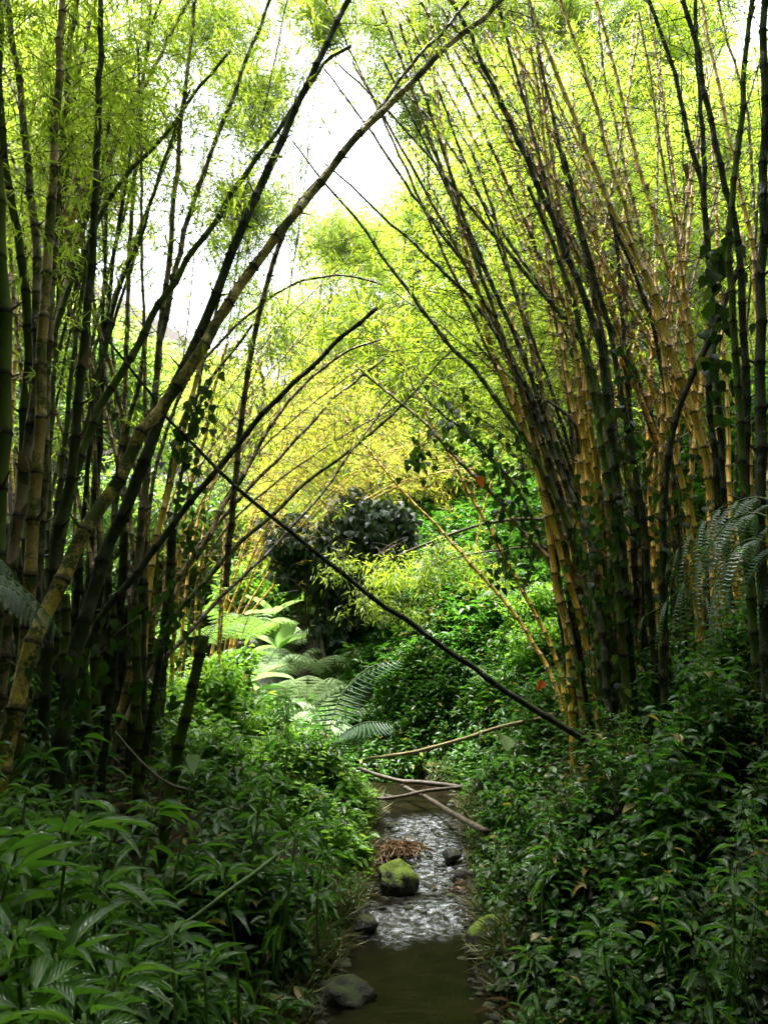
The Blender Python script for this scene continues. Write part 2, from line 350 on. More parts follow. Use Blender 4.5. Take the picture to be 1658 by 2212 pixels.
# leaf templates: stations along x (0..1), half width, droop
def leaf_tpl(xs, ws, droop, fold=.25):
    v, uv = [], []
    for x, w in zip(xs, ws):
        z = -droop*x*x
        v += [(x, w, z + fold*w), (x, 0, z), (x, -w, z + fold*w)]; uv += [(x, 1), (x, .5), (x, 0)]
    f = []
    for i in range(len(xs) - 1):
        a = 3*i
        f += [(a, a + 3, a + 4, a + 1), (a + 1, a + 4, a + 5, a + 2)]
    return np.array(v, float), np.array(f), np.array(uv, float)
T_BAM = (np.array([(0, 0, 0), (.35, .5, .05), (1, 0, -.12), (.35, -.5, .05)], float), np.array([(0, 1, 2, 3)]), np.array([(0, .5), (.3, 1), (1, .5), (.3, 0)], float))
T_BAM6 = leaf_tpl([0, .25, .6, 1], [.04, .5, .36, .01], .22, .2)
T_OVAL = leaf_tpl([0, .14, .38, .64, .86, 1], [.03, .30, .5, .44, .2, .01], .22, .22)
T_LANCE = leaf_tpl([0, .1, .26, .45, .64, .82, 1], [.03, .26, .48, .5, .36, .17, .01], .42, .28)
T_HEART = leaf_tpl([-.12, 0, .2, .5, .8, 1], [.28, .46, .52, .36, .14, .01], .15, .15)
T_STRIP = leaf_tpl([0, .3, .7, 1], [.5, .5, .36, .02], .18, .1)
T_BLADE = leaf_tpl([0, .3, .6, .85, 1], [.5, .45, .3, .16, .02], .55, .2)
T_BIG = leaf_tpl([0, .08, .2, .35, .5, .65, .8, .92, 1], [.05, .3, .46, .5, .5, .45, .34, .18, .01], .35, .18)
def leaves(g, tpl, pos, axis, normal, length, width):
    tv, tf, tuv = tpl; n = len(pos)
    if n == 0: return
    X = nrm(np.asarray(axis)); Y = nrm(np.cross(np.asarray(normal), X)); Z = np.cross(X, Y)
    l = np.broadcast_to(np.asarray(length, float), (n,))[:, None, None]; w = np.broadcast_to(np.asarray(width, float), (n,))[:, None, None]
    v = np.asarray(pos)[:, None] + X[:, None]*(tv[None, :, 0:1]*l) + Y[:, None]*(tv[None, :, 1:2]*w) + Z[:, None]*(tv[None, :, 2:3]*l)
    f = (tf[None] + (np.arange(n)*len(tv))[:, None, None]).reshape(-1, tf.shape[1])
    g.add(v.reshape(-1, 3), f, np.tile(tuv, (n, 1)))
def rdir(n, zmin=-1, zmax=1):
    a = rng.uniform(0, 2*np.pi, n); z = rng.uniform(zmin, zmax, n); s = np.sqrt(np.maximum(0, 1 - z*z))
    return np.c_[s*np.cos(a), s*np.sin(a), z]

# ------------------------------------------------------------------ where the photograph has leaves overhead
DM = np.array([
 [.9, .85, .75, .55, .6, .45, .7, .6, .6, .8],
 [.9, .85, .7, .5, .55, .40, .65, .5, .55, .8],
 [.85, .8, .7, .55, .35, .5, .8, .85, .9, .85],
 [.85, .7, .7, .5, .0, .12, .85, .95, .95, .9],
 [.8, .55, .6, .5, .02, .3, .9, 1, 1, .95],
 [.6, .4, .45, .5, .15, .6, 1, 1, 1, .9],
 [.35, .15, .4, .7, .6, .9, 1, 1, 1, .8],
 [.2, .1, .4, .8, .7, .9, 1, 1, .8, .5],
 [.2, .12, .4, .7, .7, .8, .8, .6, .4, .2],
 [.1, .12, .4, .8, .9, .8, .5, .2, .1, .05],
 [.05, .1, .4, .7, .35, .3, .2, .05, .05, .0],
 [.0, .0, .1, .15, .1, .0, .0, .0, .0, .0],
 [0, 0, 0, 0, 0, 0, 0, 0, 0, 0]])
DV = np.array([-60, 55, 165, 276, 387, 497, 608, 719, 829, 940, 1050, 1180, 1300]); DU = np.linspace(83, 1575, 10)
def density(p):
    u, v, dd = proj(p)
    iu = np.interp(u, DU, np.arange(10)); iv = np.interp(v, DV, np.arange(13))
    a = np.floor(iu).astype(int).clip(0, 8); b = np.floor(iv).astype(int).clip(0, 11); fu, fv = iu - a, iv - b
    r = DM[b, a]*(1 - fu)*(1 - fv) + DM[b, a + 1]*fu*(1 - fv) + DM[b + 1, a]*(1 - fu)*fv + DM[b + 1, a + 1]*fu*fv
    off = (dd < .3) | (u < -150) | (u > W + 150) | (v < -100)
    return np.where(off, .75, r)

# ------------------------------------------------------------------ bamboo culm
def curve_len(c): return np.r_[0, np.cumsum(np.linalg.norm(np.diff(c, axis=0), axis=1))]
def bamboo(c3, r0, r1, kind, label, group, leafy=1.0, lo=.35, leaf='bam_leaf', spurs=True, sides=10, ratio=4.0, blen=1.1, nleaf=1.0, base_root=True, name='bamboo_culm', cat='bamboo culm', lsize=1.0, broken=False, lv=1.0):
    c = catmull(c3, 8); s = curve_len(c); Ltot = s[-1]
    t = empty(name, c[0], label, cat, group)
    rr = lambda x: r0 + (r1 - r0)*(x/Ltot)**1.1
    nodes = [0.0]; L0 = 2*r0*ratio
    while nodes[-1] < Ltot:
        x = nodes[-1]; nodes.append(x + 2*max(rr(min(x, Ltot)), .6*r0)*ratio*random.uniform(.88, 1.12)*(.75 + .45*min(1, x/2)))
    nodes = np.array(nodes); 
    st, ry, uy = [], [], []
    for i in range(len(nodes) - 1):
        a, b = nodes[i], nodes[i + 1]; e = min(.22*rr(min(a, Ltot))*2, .1*(b - a))
        for x, k, y in ((a, 1.20, 0.0), (a + e, 1.0, .06), (a + (b - a)*.5, .95, .5), (b - e, 1.0, .955)):
            if x > Ltot: break
            st.append(x); ry.append(rr(x)*k); uy.append(i + y)
    st.append(Ltot); ry.append(rr(Ltot)*(.9 if broken else .5)); uy.append(uy[-1] + .02)
    st, ry, uy = map(np.array, (st, ry, uy))
    cc = np.stack([np.interp(st, s, c[:, k]) for k in range(3)], 1)
    kx = np.random.default_rng(len(label) + int(Ltot*100)).normal(0, 1, (len(nodes) + 1, 3))*r0*.16
    cc = cc + np.stack([np.interp(st, np.r_[nodes, nodes[-1] + 1], kx[:, k]) for k in range(3)], 1)
    g = Geo(); add_tube(g, cc, ry, sides, uy)
    nd = nodes[(nodes > .15*Ltot) & (nodes < Ltot*.985)]
    npos = np.stack([np.interp(nd, s, c[:, k]) for k in range(3)], 1) if len(nd) else np.zeros((0, 3))
    tan = nrm(np.stack([np.interp(nd, s, np.gradient(c[:, k], s)) for k in range(3)], 1)) if len(nd) else npos
    if spurs and len(nd):
        side = nrm(np.cross(tan, rdir(len(nd)))); rad = rr(nd)
        A = np.stack([npos + side*rad[:, None]*.8, npos + side*rad[:, None]*1.8 + tan*rad[:, None]*.6, npos + side*rad[:, None]*(2.4 + rng.uniform(0, 1.5, len(nd)))[:, None] + tan*rad[:, None]*1.6], 1)
        thin_tubes(g, A, 4, rad*.28, rad*.1)
    g.build('stem', M[kind], t)
    if sides >= 10 and spurs and len(nd) > 6:          # a few dry sheaths still clasping the joints
        for i in random.sample(range(len(nd) - 1), 3):
            p, T_, ra = npos[i], tan[i], rr(nd[i]); a0 = random.uniform(0, 6.28); hh = random.uniform(2.5, 4.5)*ra; A_ = nrm(np.cross(T_, [.13, 1, .07])); B_ = np.cross(T_, A_)
            th = a0 + np.linspace(-1.3, 1.3, 6); V = []
            for k in range(5):
                f = k/4; w = (1 - f*.85); o_ = ra*(1.12 + .9*f*f)
                V += [p + (A_*math.cos(a0 + (x - a0)*w) + B_*math.sin(a0 + (x - a0)*w))*o_ + T_*hh*f for x in th]
            ix = (np.arange(4)[:, None]*6 + np.arange(5)[None]).ravel(); gs_ = Geo(); gs_.add(np.array(V), np.c_[ix, ix + 1, ix + 7, ix + 6]); gs_.build('sheath', M['dead_leaf'], t)
    # branches and leaves
    if leafy > 0 and len(nd):
        sel = nd > lo*Ltot
        q, tt, dn = npos[sel], tan[sel], nd[sel]
        k = 2 if leafy < 1.4 else 3
        q = np.repeat(q, k, 0); tt = np.repeat(tt, k, 0); dn = np.repeat(dn, k)
        keep = rng.random(len(q)) < np.minimum(1, leafy*(.12 + 1.1*density(q)))
        q, tt, dn = q[keep], tt[keep], dn[keep]; n = len(q)
        if n:
            side = nrm(np.cross(tt, rdir(n)))
            dirv = nrm(side*rng.uniform(.7, 1.2, (n, 1)) + tt*rng.uniform(.2, .9, (n, 1)) + np.array([0, 0, .15]))
            bl = blen*rng.uniform(.5, 1.35, n)*(1 - .35*(dn/Ltot))
            ts = np.linspace(0, 1, 6)
            A = q[:, None] + dirv[:, None]*(ts[None, :, None]*bl[:, None, None]); A[:, :, 2] -= (ts**2)[None]*bl[:, None]*rng.uniform(.15, .5, n)[:, None]
            A[:, 1:] += rng.normal(0, .012, (n, 5, 3))
            gb = Geo(); thin_tubes(gb, A, 3, .0034, .0014)
            # secondary twigs
            m = max(1, int(7*nleaf)); tq = rng.uniform(.25, 1.0, (n, m)); ti = (tq*5).clip(0, 4.999); i0 = ti.astype(int); fr = (ti - i0)[..., None]
            I = np.arange(n)[:, None]; base = A[I, i0]*(1 - fr) + A[I, i0 + 1]*fr
            base = base.reshape(-1, 3); nb = len(base)
            tdir = nrm(np.repeat(dirv, m, 0)*.6 + rdir(nb)*.8 + np.array([0, 0, -.35])); tl = rng.uniform(.14, .36, nb)
            end = base + tdir*tl[:, None]; end[:, 2] -= .05
            kk = rng.random(nb) < density(end)*leafy*1.15*lv
            base, end, tdir, tl = base[kk], end[kk], tdir[kk], tl[kk]; nb = len(base)
            if nb: thin_tubes(gb, np.stack([base, (base + end)/2 + [0, 0, .01], end], 1), 3, .0018, .0009)
            gl = Geo()
            if nb:
                nl = 8; f = rng.uniform(.25, 1, (nb, nl))[..., None]
                lp = (base[:, None]*(1 - f) + end[:, None]*f).reshape(-1, 3)
                ax = nrm(np.repeat(tdir, nl, 0)*.55 + rdir(len(lp))*.75 + np.array([0, 0, -.30]))
                nm = nrm(rdir(len(lp))*.75 + np.array([0, 0, .8]))
                ll = rng.uniform(.07, .14, len(lp))*lsize
                leaves(gl, T_BAM, lp, ax, nm, ll, ll*.125)
            merge_build(gb, gl, 'foliage', M['goldtwig'] if leaf == 'gold_leaf' else M['twig'], M[leaf], t)
    return t

def trace(pts, Y0, Y1):
    """picture polyline listed from the top down -> world points listed base first, depth from Y0 (base) to Y1 (top)"""
    pts = pts[::-1]; n = len(pts)
    q = np.array(pts, float); s = curve_len(np.c_[q, np.zeros(n)]); s = s/s[-1]
    return [P(u, v, Y0 + (Y1 - Y0)*k) for (u, v), k in zip(pts, s)]
def radius(w, p):
    return w/2/F*proj(p)[2]
def ground_down(c):
    """carry the base of a culm into the ground"""
    b = c[0]; d = nrm(c[0] - c[1]); d = nrm(d + np.array([0, 0, -.6])); out = []
    for i in range(12):
        gz = ground_z(b[0], b[1])
        if b[2] < gz - .05: break
        b = b + d*.25; out.append(b); d = nrm(d + np.array([0, 0, -.25]))
    return out[::-1][::1][:12][::2] + c if out else c
def traced(kind, pts, w0, w1, Y0, Y1, label, group, **kw):
    c = trace(pts, Y0, Y1)
    r0, r1 = radius(w0, c[0]), radius(w1, c[-1])
    ext = kw.pop('ext', 2.6)
    if kw.pop('ground', True): c = ground_down(c)
    if pts[0][1] <= 5:
        d = nrm(c[-1] - c[-2]); p = c[-1]
        for i in range(4):
            d = nrm(d + np.array([np.sign(d[0])*.10, 0, -.16*i])); p = p + d*ext/4; c.append(p)
        r1 *= .45
    return bamboo(c, r0, r1, kind, label, group, **kw)

# ================================================================== terrain and water
xs = np.unique(np.concatenate([np.arange(-60, -8, 2.0), np.arange(-8, -2.5, .25), np.arange(-2.5, 2.5, .06), np.arange(2.5, 8, .25), np.arange(8, 61, 2.0)]))
ys = np.unique(np.concatenate([np.arange(-30, -1, 1.5), np.arange(-1, 10, .08), np.arange(10, 20, .3), np.arange(20, 91, 2.5)]))
X, Y = np.meshgrid(xs, ys); Z = ground_z(X, Y)
g = Geo(); nx = len(xs); ny = len(ys)
i = (np.arange(ny - 1)[:, None]*nx + np.arange(nx - 1)[None]).ravel()
g.add(np.c_[X.ravel(), Y.ravel(), Z.ravel()], np.c_[i, i + 1, i + nx + 1, i + nx], np.c_[X.ravel(), Y.ravel()])
tag(g.build('ground', M['soil']), 'dark soil banks sloping down to the stream', 'ground', kind='structure')

def foam_glare_at(x, y):
    y = y + .07*np.sin(x*9 + 1) + .035*np.sin(x*23) + .02*np.sin(x*51 + 2)
    c = np.interp(y, [4.7, 5.0, 5.3, 5.7, 6.0, 6.5, 7.0], [.26, .28, .46, .40, .36, .30, .26])
    w = np.interp(y, [4.7, 5.1, 5.3, 5.7, 6.2, 7.0], [.38, .40, .34, .27, .26, .38])
    up = sstep(5.25, 5.35, y)*(1 - sstep(6.6, 7.0, y))*np.exp(-(np.abs(x - c)/w)**3)
    lo = sstep(4.60, 4.86, y)*(1 - sstep(5.05, 5.32, y))*np.exp(-(np.abs(x - c)/w)**4)*.9
    return np.clip(up + lo + .10, 0, 1)
wy = np.arange(-1, 12.2, .012); wu = np.linspace(-.25, 1.25, 120)
YY, UU = np.meshgrid(wy, wu, indexing='ij'); XX = np.interp(YY, SY, SL) + UU*(np.interp(YY, SY, SR) - np.interp(YY, SY, SL))
FM = foam_glare_at(XX, YY)
def wn(x, y, s, k): return np.sin(x*s + 2.1*np.sin(y*s*.7 + k) + k)*np.sin(y*s*.85 + 1.7*np.sin(x*s*.6 + 2*k))
ZZ = water_z(YY) + FM*.85*(.008*wn(XX*.6, YY, 30, 1) + .007*wn(XX*.6, YY, 55, 2.2) + .005*wn(XX*.7, YY, 96, .7) + .003*wn(XX, YY, 170, .2)) + .0012*wn(XX, YY, 14, 3)
g = Geo(); nx = 120; i = (np.arange(len(wy) - 1)[:, None]*nx + np.arange(nx - 1)[None]).ravel()
g.add(np.c_[XX.ravel(), YY.ravel(), ZZ.ravel()], np.c_[i, i + 1, i + nx + 1, i + nx])
wo = g.build('water', M['water']); tag(wo, 'shallow brown stream with two white ripples', 'stream', kind='structure')
at = wo.data.attributes.new('foam_glare', 'FLOAT', 'POINT'); at.data.foreach_set('value', FM.ravel().astype(np.float32))

# ================================================================== rocks
def rock(name, c, sx, sy, sz, seed, m, label, cat='rock', group=None, subdiv=4, rough=.16):
    import bmesh
    bm = bmesh.new(); bmesh.ops.create_icosphere(bm, subdivisions=subdiv, radius=1)
    r = np.random.default_rng(seed); k = r.normal(0, 1, (7, 3)); ph = r.uniform(0, 6, 7); cut = nrm(r.normal(0, 1, (7, 3))); dd = r.uniform(.62, .9, 7)
    for v in bm.verts:
        p = np.array(v.co); 
        for q, e in zip(cut, dd):
            h = p @ q
            if h > e: p = p - q*(h - e)*.85
        s = 1 + sum(rough/(1 + j)*math.sin(3*(j*.5 + 1)*(p @ k[j]) + ph[j]) for j in range(7))*.55
        p = p*s; v.co = (p[0]*sx, p[1]*sy, p[2]*sz)
    me = bpy.data.meshes.new(name); bm.to_mesh(me); bm.free(); me.materials.append(m)
    for f in me.polygons: f.use_smooth = True
    o = bpy.data.objects.new(name, me); COL.objects.link(o); o.location = tuple(c)
    return tag(o, label, cat, group)
p = G(856, 1925, .08); rock('mossy_rock', (p[0], p[1] + .08, .10), .15, .14, .145, 3, M['rock'], 'bright green mossy rock standing in the stream beside the rapids')
p = G(740, 2160, .0); rock('boulder', (p[0] - .02, p[1] + .06, -.01), .17, .15, .085, 8, M['darkrock'], 'low dark wet boulder at the left edge of the near pool', 'boulder')
for (u, v, z, a, b, h, sd_, lb) in [
    (1005, 1900, .10, .10, .08, .07, 11, 'small dark mossy stone at the right edge of the rapids'),
    (1040, 1925, .08, .09, .07, .05, 12, 'low brown stone just below the mossy stone by the rapids'),
    (770, 1995, .04, .14, .12, .08, 13, 'low mossy stone on the left where the lower ripple begins'),
    (1120, 2050, .06, .30, .22, .16, 14, 'wide moss covered boulder under dry grass on the right bank'),
    (975, 1850, .16, .07, .06, .045, 15, 'small stone under weeds right of the upper rapids'),
    (1075, 1945, .06, .08, .06, .045, 16, 'small wet stone at the foot of the right bank plants')]:
    p = G(u, v, z); rock('stone', (p[0], p[1] + .04, z), a, b, h, sd_, M['darkrock'] if sd_ != 14 else M['rock'], lb, 'stone')
for (u, v, Y_, a, b, h, sd_, lb) in [(640, 1420, 12.5, 1.0, .8, .6, 21, 'pale grey ledge of rock behind the ferns in the clearing'),
                             (735, 1330, 13.2, .9, .7, .8, 22, 'grey rock face below the ivy covered trunk'),
                             (560, 1500, 11.5, .7, .6, .4, 23, 'low grey outcrop under pale ferns at the left of the clearing')]:
    rock('rock_ledge', P(u, v, Y_), a, b, h, sd_, M['cliff'], lb, 'rock', rough=.3)

q = []
for e, sgn in ((SL, 1), (SR, -1)):
    y = rng.uniform(2.6, 8.2, 330); q.append(np.c_[np.interp(y, SY, e) + sgn*rng.normal(.01, .05, 330), y, water_z(y) - .005])
y = rng.uniform(5.0, 6.8, 150); q.append(np.c_[np.interp(y, SY, (SL + SR)/2) + rng.normal(.1, .3, 150), y, water_z(y) - .004])
q = np.vstack(q); g = Geo(); ico = bpy.data.meshes.new('tmp')
import bmesh as _b
bm = _b.new(); _b.ops.create_icosphere(bm, subdivisions=2, radius=1); iv = np.array([v.co[:] for v in bm.verts]); jf = np.array([[v.index for v in f.verts] for f in bm.faces]); bm.free()
for p in q:
    r_ = rng.uniform(.008, .032)*np.array([1.2, 1, .6]); g.add((iv + .25*np.sin(iv[:, [1, 2, 0]]*3 + rng.uniform(0, 6, 3)))*r_ + p, jf)
tag(g.build('gravel', M['darkrock']), 'dark pebbles along both edges of the stream', 'gravel', kind='stuff')

# ================================================================== left clump culms (picture polylines, top first)
LG = 'bamboo culms of the left clump'; RG = 'bamboo culms of the right clump'
Lc = [
 ('moss', [(-12,300),(-4,450),(5,600),(10,735),(8,900),(0,1100),(-8,1250)], 34, 24, 3.6, 3.8, 'thick blackish mossy culm hugging the left edge of the photo'),
 ('moss', [(0,0),(0,195),(20,400),(45,540),(60,737),(55,860),(50,1000),(30,1150),(18,1270)], 27, 15, 4.4, 4.6, 'mossy green culm bowing right in front of the leftmost culms'),
 ('brown', [(14,0),(31,110),(43,175),(52,280),(65,390),(75,480),(80,565),(82,700),(82,800),(66,930),(45,1080),(28,1230),(22,1290)], 28, 16, 4.2, 4.7, 'mottled brown culm leaning left at the top left corner'),
 ('ochre', [(134,0),(130,130),(122,250),(118,350),(108,475),(102,575),(95,670),(89,760),(90,885),(78,1040),(66,1240)], 31, 18, 4.0, 4.4, 'thick mottled tan culm, widest of those at the upper left'),
 ('brown', [(168,0),(150,115),(143,200),(136,290),(130,360),(125,440),(115,600),(105,740),(100,900),(95,1050)], 20, 14, 5.0, 5.2, 'slimmer brown culm just behind the thick mottled tan one'),
 ('ochre', [(207,0),(185,100),(160,200),(145,275),(130,370),(112,520),(97,700),(85,900),(78,1050)], 14, 11, 6.0, 6.2, 'smooth tan culm between two thick brown ones at the upper left'),
 ('dark', [(218,0),(217,120),(215,250),(212,350),(206,450),(200,550),(192,650),(182,735),(173,840),(160,950),(150,1040),(135,1115),(115,1215),(105,1350),(100,1430)], 26, 16, 4.1, 4.7, 'nearly vertical dark ringed culm, straightest in the left clump'),
 ('yellow', [(225,220),(200,300),(170,365),(150,425),(130,490),(118,540),(105,620),(80,740),(60,860),(52,1000)], 14, 9, 6.0, 6.3, 'clean yellow culm leaning right, upper one of the bright pair'),
 ('yellow', [(245,270),(203,350),(175,420),(145,500),(120,560),(105,610),(85,710),(62,820),(48,960)], 14, 10, 6.2, 6.4, 'clean yellow culm leaning right, lower one of the bright pair'),
 ('ochre', [(410,0),(385,40),(350,115),(320,170),(295,215),(260,285),(235,350),(215,400),(180,490),(150,590),(120,700),(95,800),(80,930),(70,1080)], 17, 9, 5.5, 6.2, 'tan culm sweeping right behind the straight dark culm'),
 ('ochre', [(425,0),(415,85),(400,190),(392,270),(387,325),(380,400),(375,465),(367,540),(362,600),(350,690),(345,740),(335,850),(325,960),(315,1060),(300,1200),(290,1300)], 19, 8, 5.3, 5.6, 'upright tan culm with dark rings left of the white sky patch'),
 ('brown', [(582,0),(560,65),(530,135),(500,220),(480,265),(450,350),(425,415),(410,460),(395,515),(380,575),(368,640),(352,720),(340,780),(332,880),(320,1000),(305,1130)], 18, 9, 5.2, 5.7, 'brown culm leaning right against white sky, beside the upright tan culm'),
 ('dark', [(752,0),(720,60),(690,135),(660,190),(635,235),(610,300),(575,380),(545,445),(520,505),(490,580),(465,640),(430,725),(390,817),(350,887),(325,977),(295,1047),(260,1127),(230,1187),(210,1262),(185,1337),(165,1412),(150,1490)], 34, 15, 4.0, 4.9, 'thick blackish mossy culm crossing in front of the white sky'),
 ('mossyyellow', [(1085,-5),(1044,40),(994,75),(939,125),(889,175),(829,237),(780,285),(740,330),(700,380),(670,415),(635,460),(600,505),(565,555),(530,600),(500,650),(465,700),(435,752),(385,817),(345,882),(310,927),(285,977),(265,1022),(225,1087),(195,1132),(170,1177),(145,1227),(115,1287),(85,1360),(60,1430)], 38, 14, 3.7, 5.2, 'longest leaning culm, mossy yellow, from lower left to the top'),
 ('brown', [(1014,0),(954,70),(879,150),(829,222),(790,268),(745,322),(700,374),(640,447)], 13, 9, 5.3, 5.6, 'slender brown culm lying along the top of the longest leaning one'),
 ('moss', [(755,100),(700,135),(668,185),(625,245),(600,285),(550,350),(500,420),(465,475),(440,510),(410,550),(375,610),(345,655),(318,705),(300,745),(265,802),(220,867),(200,922),(180,967),(165,1017),(150,1080),(125,1200)], 24, 7, 4.6, 5.4, 'mossy green culm crossing diagonally under the thick blackish one'),
 ('dark', [(347,0),(325,75),(310,165),(300,225),(285,310),(270,400),(260,475),(245,560),(235,640),(227,735),(220,850),(215,980),(205,1100)], 13, 6, 6.0, 6.3, 'thin dark culm rising near upright through the left leaves'),
 ('ochre', [(325,0),(315,125),(300,300),(290,400),(283,500),(278,600),(275,735),(270,850),(265,950),(255,1040),(247,1110),(240,1200)], 14, 7, 6.2, 6.5, 'thin tan upright culm, twin of the thin dark one'),
 ('dark', [(620,0),(600,100),(575,215),(555,310),(535,390),(515,450),(500,525),(490,580),(470,660),(445,760),(425,860),(400,980),(380,1100)], 8, 4, 6.5, 6.8, 'very thin dark culm in the white sky left of centre'),
 ('moss', [(500,110),(440,180),(400,230),(350,300),(300,350),(262,390),(220,465),(190,530),(165,580),(140,645),(120,710),(100,790),(85,900),(70,1020),(60,1150)], 18, 6, 5.0, 5.6, 'mossy culm bending strongly right through the left foliage'),
 ('green', [(232,380),(229,500),(226,600),(222,680),(218,760),(212,860),(208,960),(200,1080)], 10, 7, 6.0, 6.2, 'short green culm standing upright right of the straight dark one'),
 ('dark', [(390,260),(365,320),(340,400),(320,450),(295,530),(270,590),(250,650),(235,710),(215,800),(200,880),(190,1000)], 11, 6, 5.8, 6.0, 'thin dark culm slanting behind the left clump against white sky'),
 ('ochre', [(5,330),(15,450),(25,560),(35,700),(45,800),(48,920)], 10, 7, 6.5, 6.7, 'thin pale culm glimpsed behind the left edge culms'),
 ('yellow', [(92,100),(82,200),(75,300),(65,400),(60,500),(50,650),(35,760),(28,870)], 10, 7, 7.0, 7.4, 'pale yellow culm far behind the top left corner'),
 ('yellow', [(450,690),(435,770),(430,800),(410,877),(390,962),(370,1037),(350,1112),(335,1170),(325,1250)], 17, 9, 5.0, 5.5, 'bright yellow culm with long smooth joints at mid left'),
 ('yellow', [(490,740),(475,800),(460,852),(445,937),(420,1017),(405,1082),(392,1170),(385,1250)], 10, 6, 6.5, 6.8, 'second bright yellow culm, thinner, right of the smooth jointed one'),
 ('yellow', [(590,720),(575,762),(540,827),(500,912),(475,972),(450,1047),(430,1117),(415,1177),(405,1250)], 8, 5, 7.5, 8.0, 'thin yellow green culm arching over toward the clearing'),
 ('moss', [(545,700),(520,737),(480,787),(440,837),(405,887),(380,950),(360,1050),(345,1150)], 10, 6, 6.0, 6.3, 'thin mossy culm between the yellow culms at mid left'),
 ('green', [(325,700),(312,740),(300,837),(280,902),(270,972),(255,1060),(240,1180)], 13, 9, 5.4, 5.6, 'green mossy culm behind the big crossing at mid left'),
 ('brown', [(830,617),(790,604),(740,595),(700,597),(640,612),(590,640),(530,685),(480,735),(440,777),(410,812),(390,850),(370,900),(350,960),(332,1040),(320,1130)], 11, 4, 5.6, 6.4, 'slender culm arching like a bow over the gap at centre'),
 ('ochre', [(825,732),(765,752),(715,782),(650,837),(600,897),(555,972),(520,1037),(485,1087),(450,1157),(420,1202),(390,1237),(350,1290),(325,1335),(300,1390)], 17, 5, 5.0, 6.2, 'mossy brown culm arching right below the bare dark pole'),
 ('ochre', [(830,775),(775,817),(725,857),(660,927),(600,992),(550,1042),(500,1097),(460,1142),(425,1187),(395,1240),(370,1300)], 13, 5, 6.0, 6.8, 'knotty ochre culm, second arch below the bare dark pole'),
 ('moss', [(980,755),(944,787),(894,847),(829,912),(770,962),(710,1007),(650,1052),(600,1102),(540,1152),(490,1202),(440,1262),(390,1317),(350,1372),(330,1410)], 15, 4, 5.2, 6.6, 'green mossy culm reaching furthest right among the low arches'),
 ('brown', [(850,850),(800,920),(760,972),(730,1017),(690,1072),(630,1137),(585,1187),(525,1247),(475,1292),(430,1342),(375,1402),(325,1452)], 12, 4, 4.9, 6.4, 'lowest brown culm leaning over the clearing'),
]
for kind, pts, w0, w1, Y0, Y1, lb in Lc:
    low = pts[0][1] > 590
    traced(kind, pts, w0, w1, Y0, Y1, lb, LG, lo=.45 if low else .28, leafy=.8 if low else 1.0, lv=.25 if low else .8, lsize=.65 if low else .85, leaf='bam_leaf', blen=.8 if w0 > 22 else 1.0)

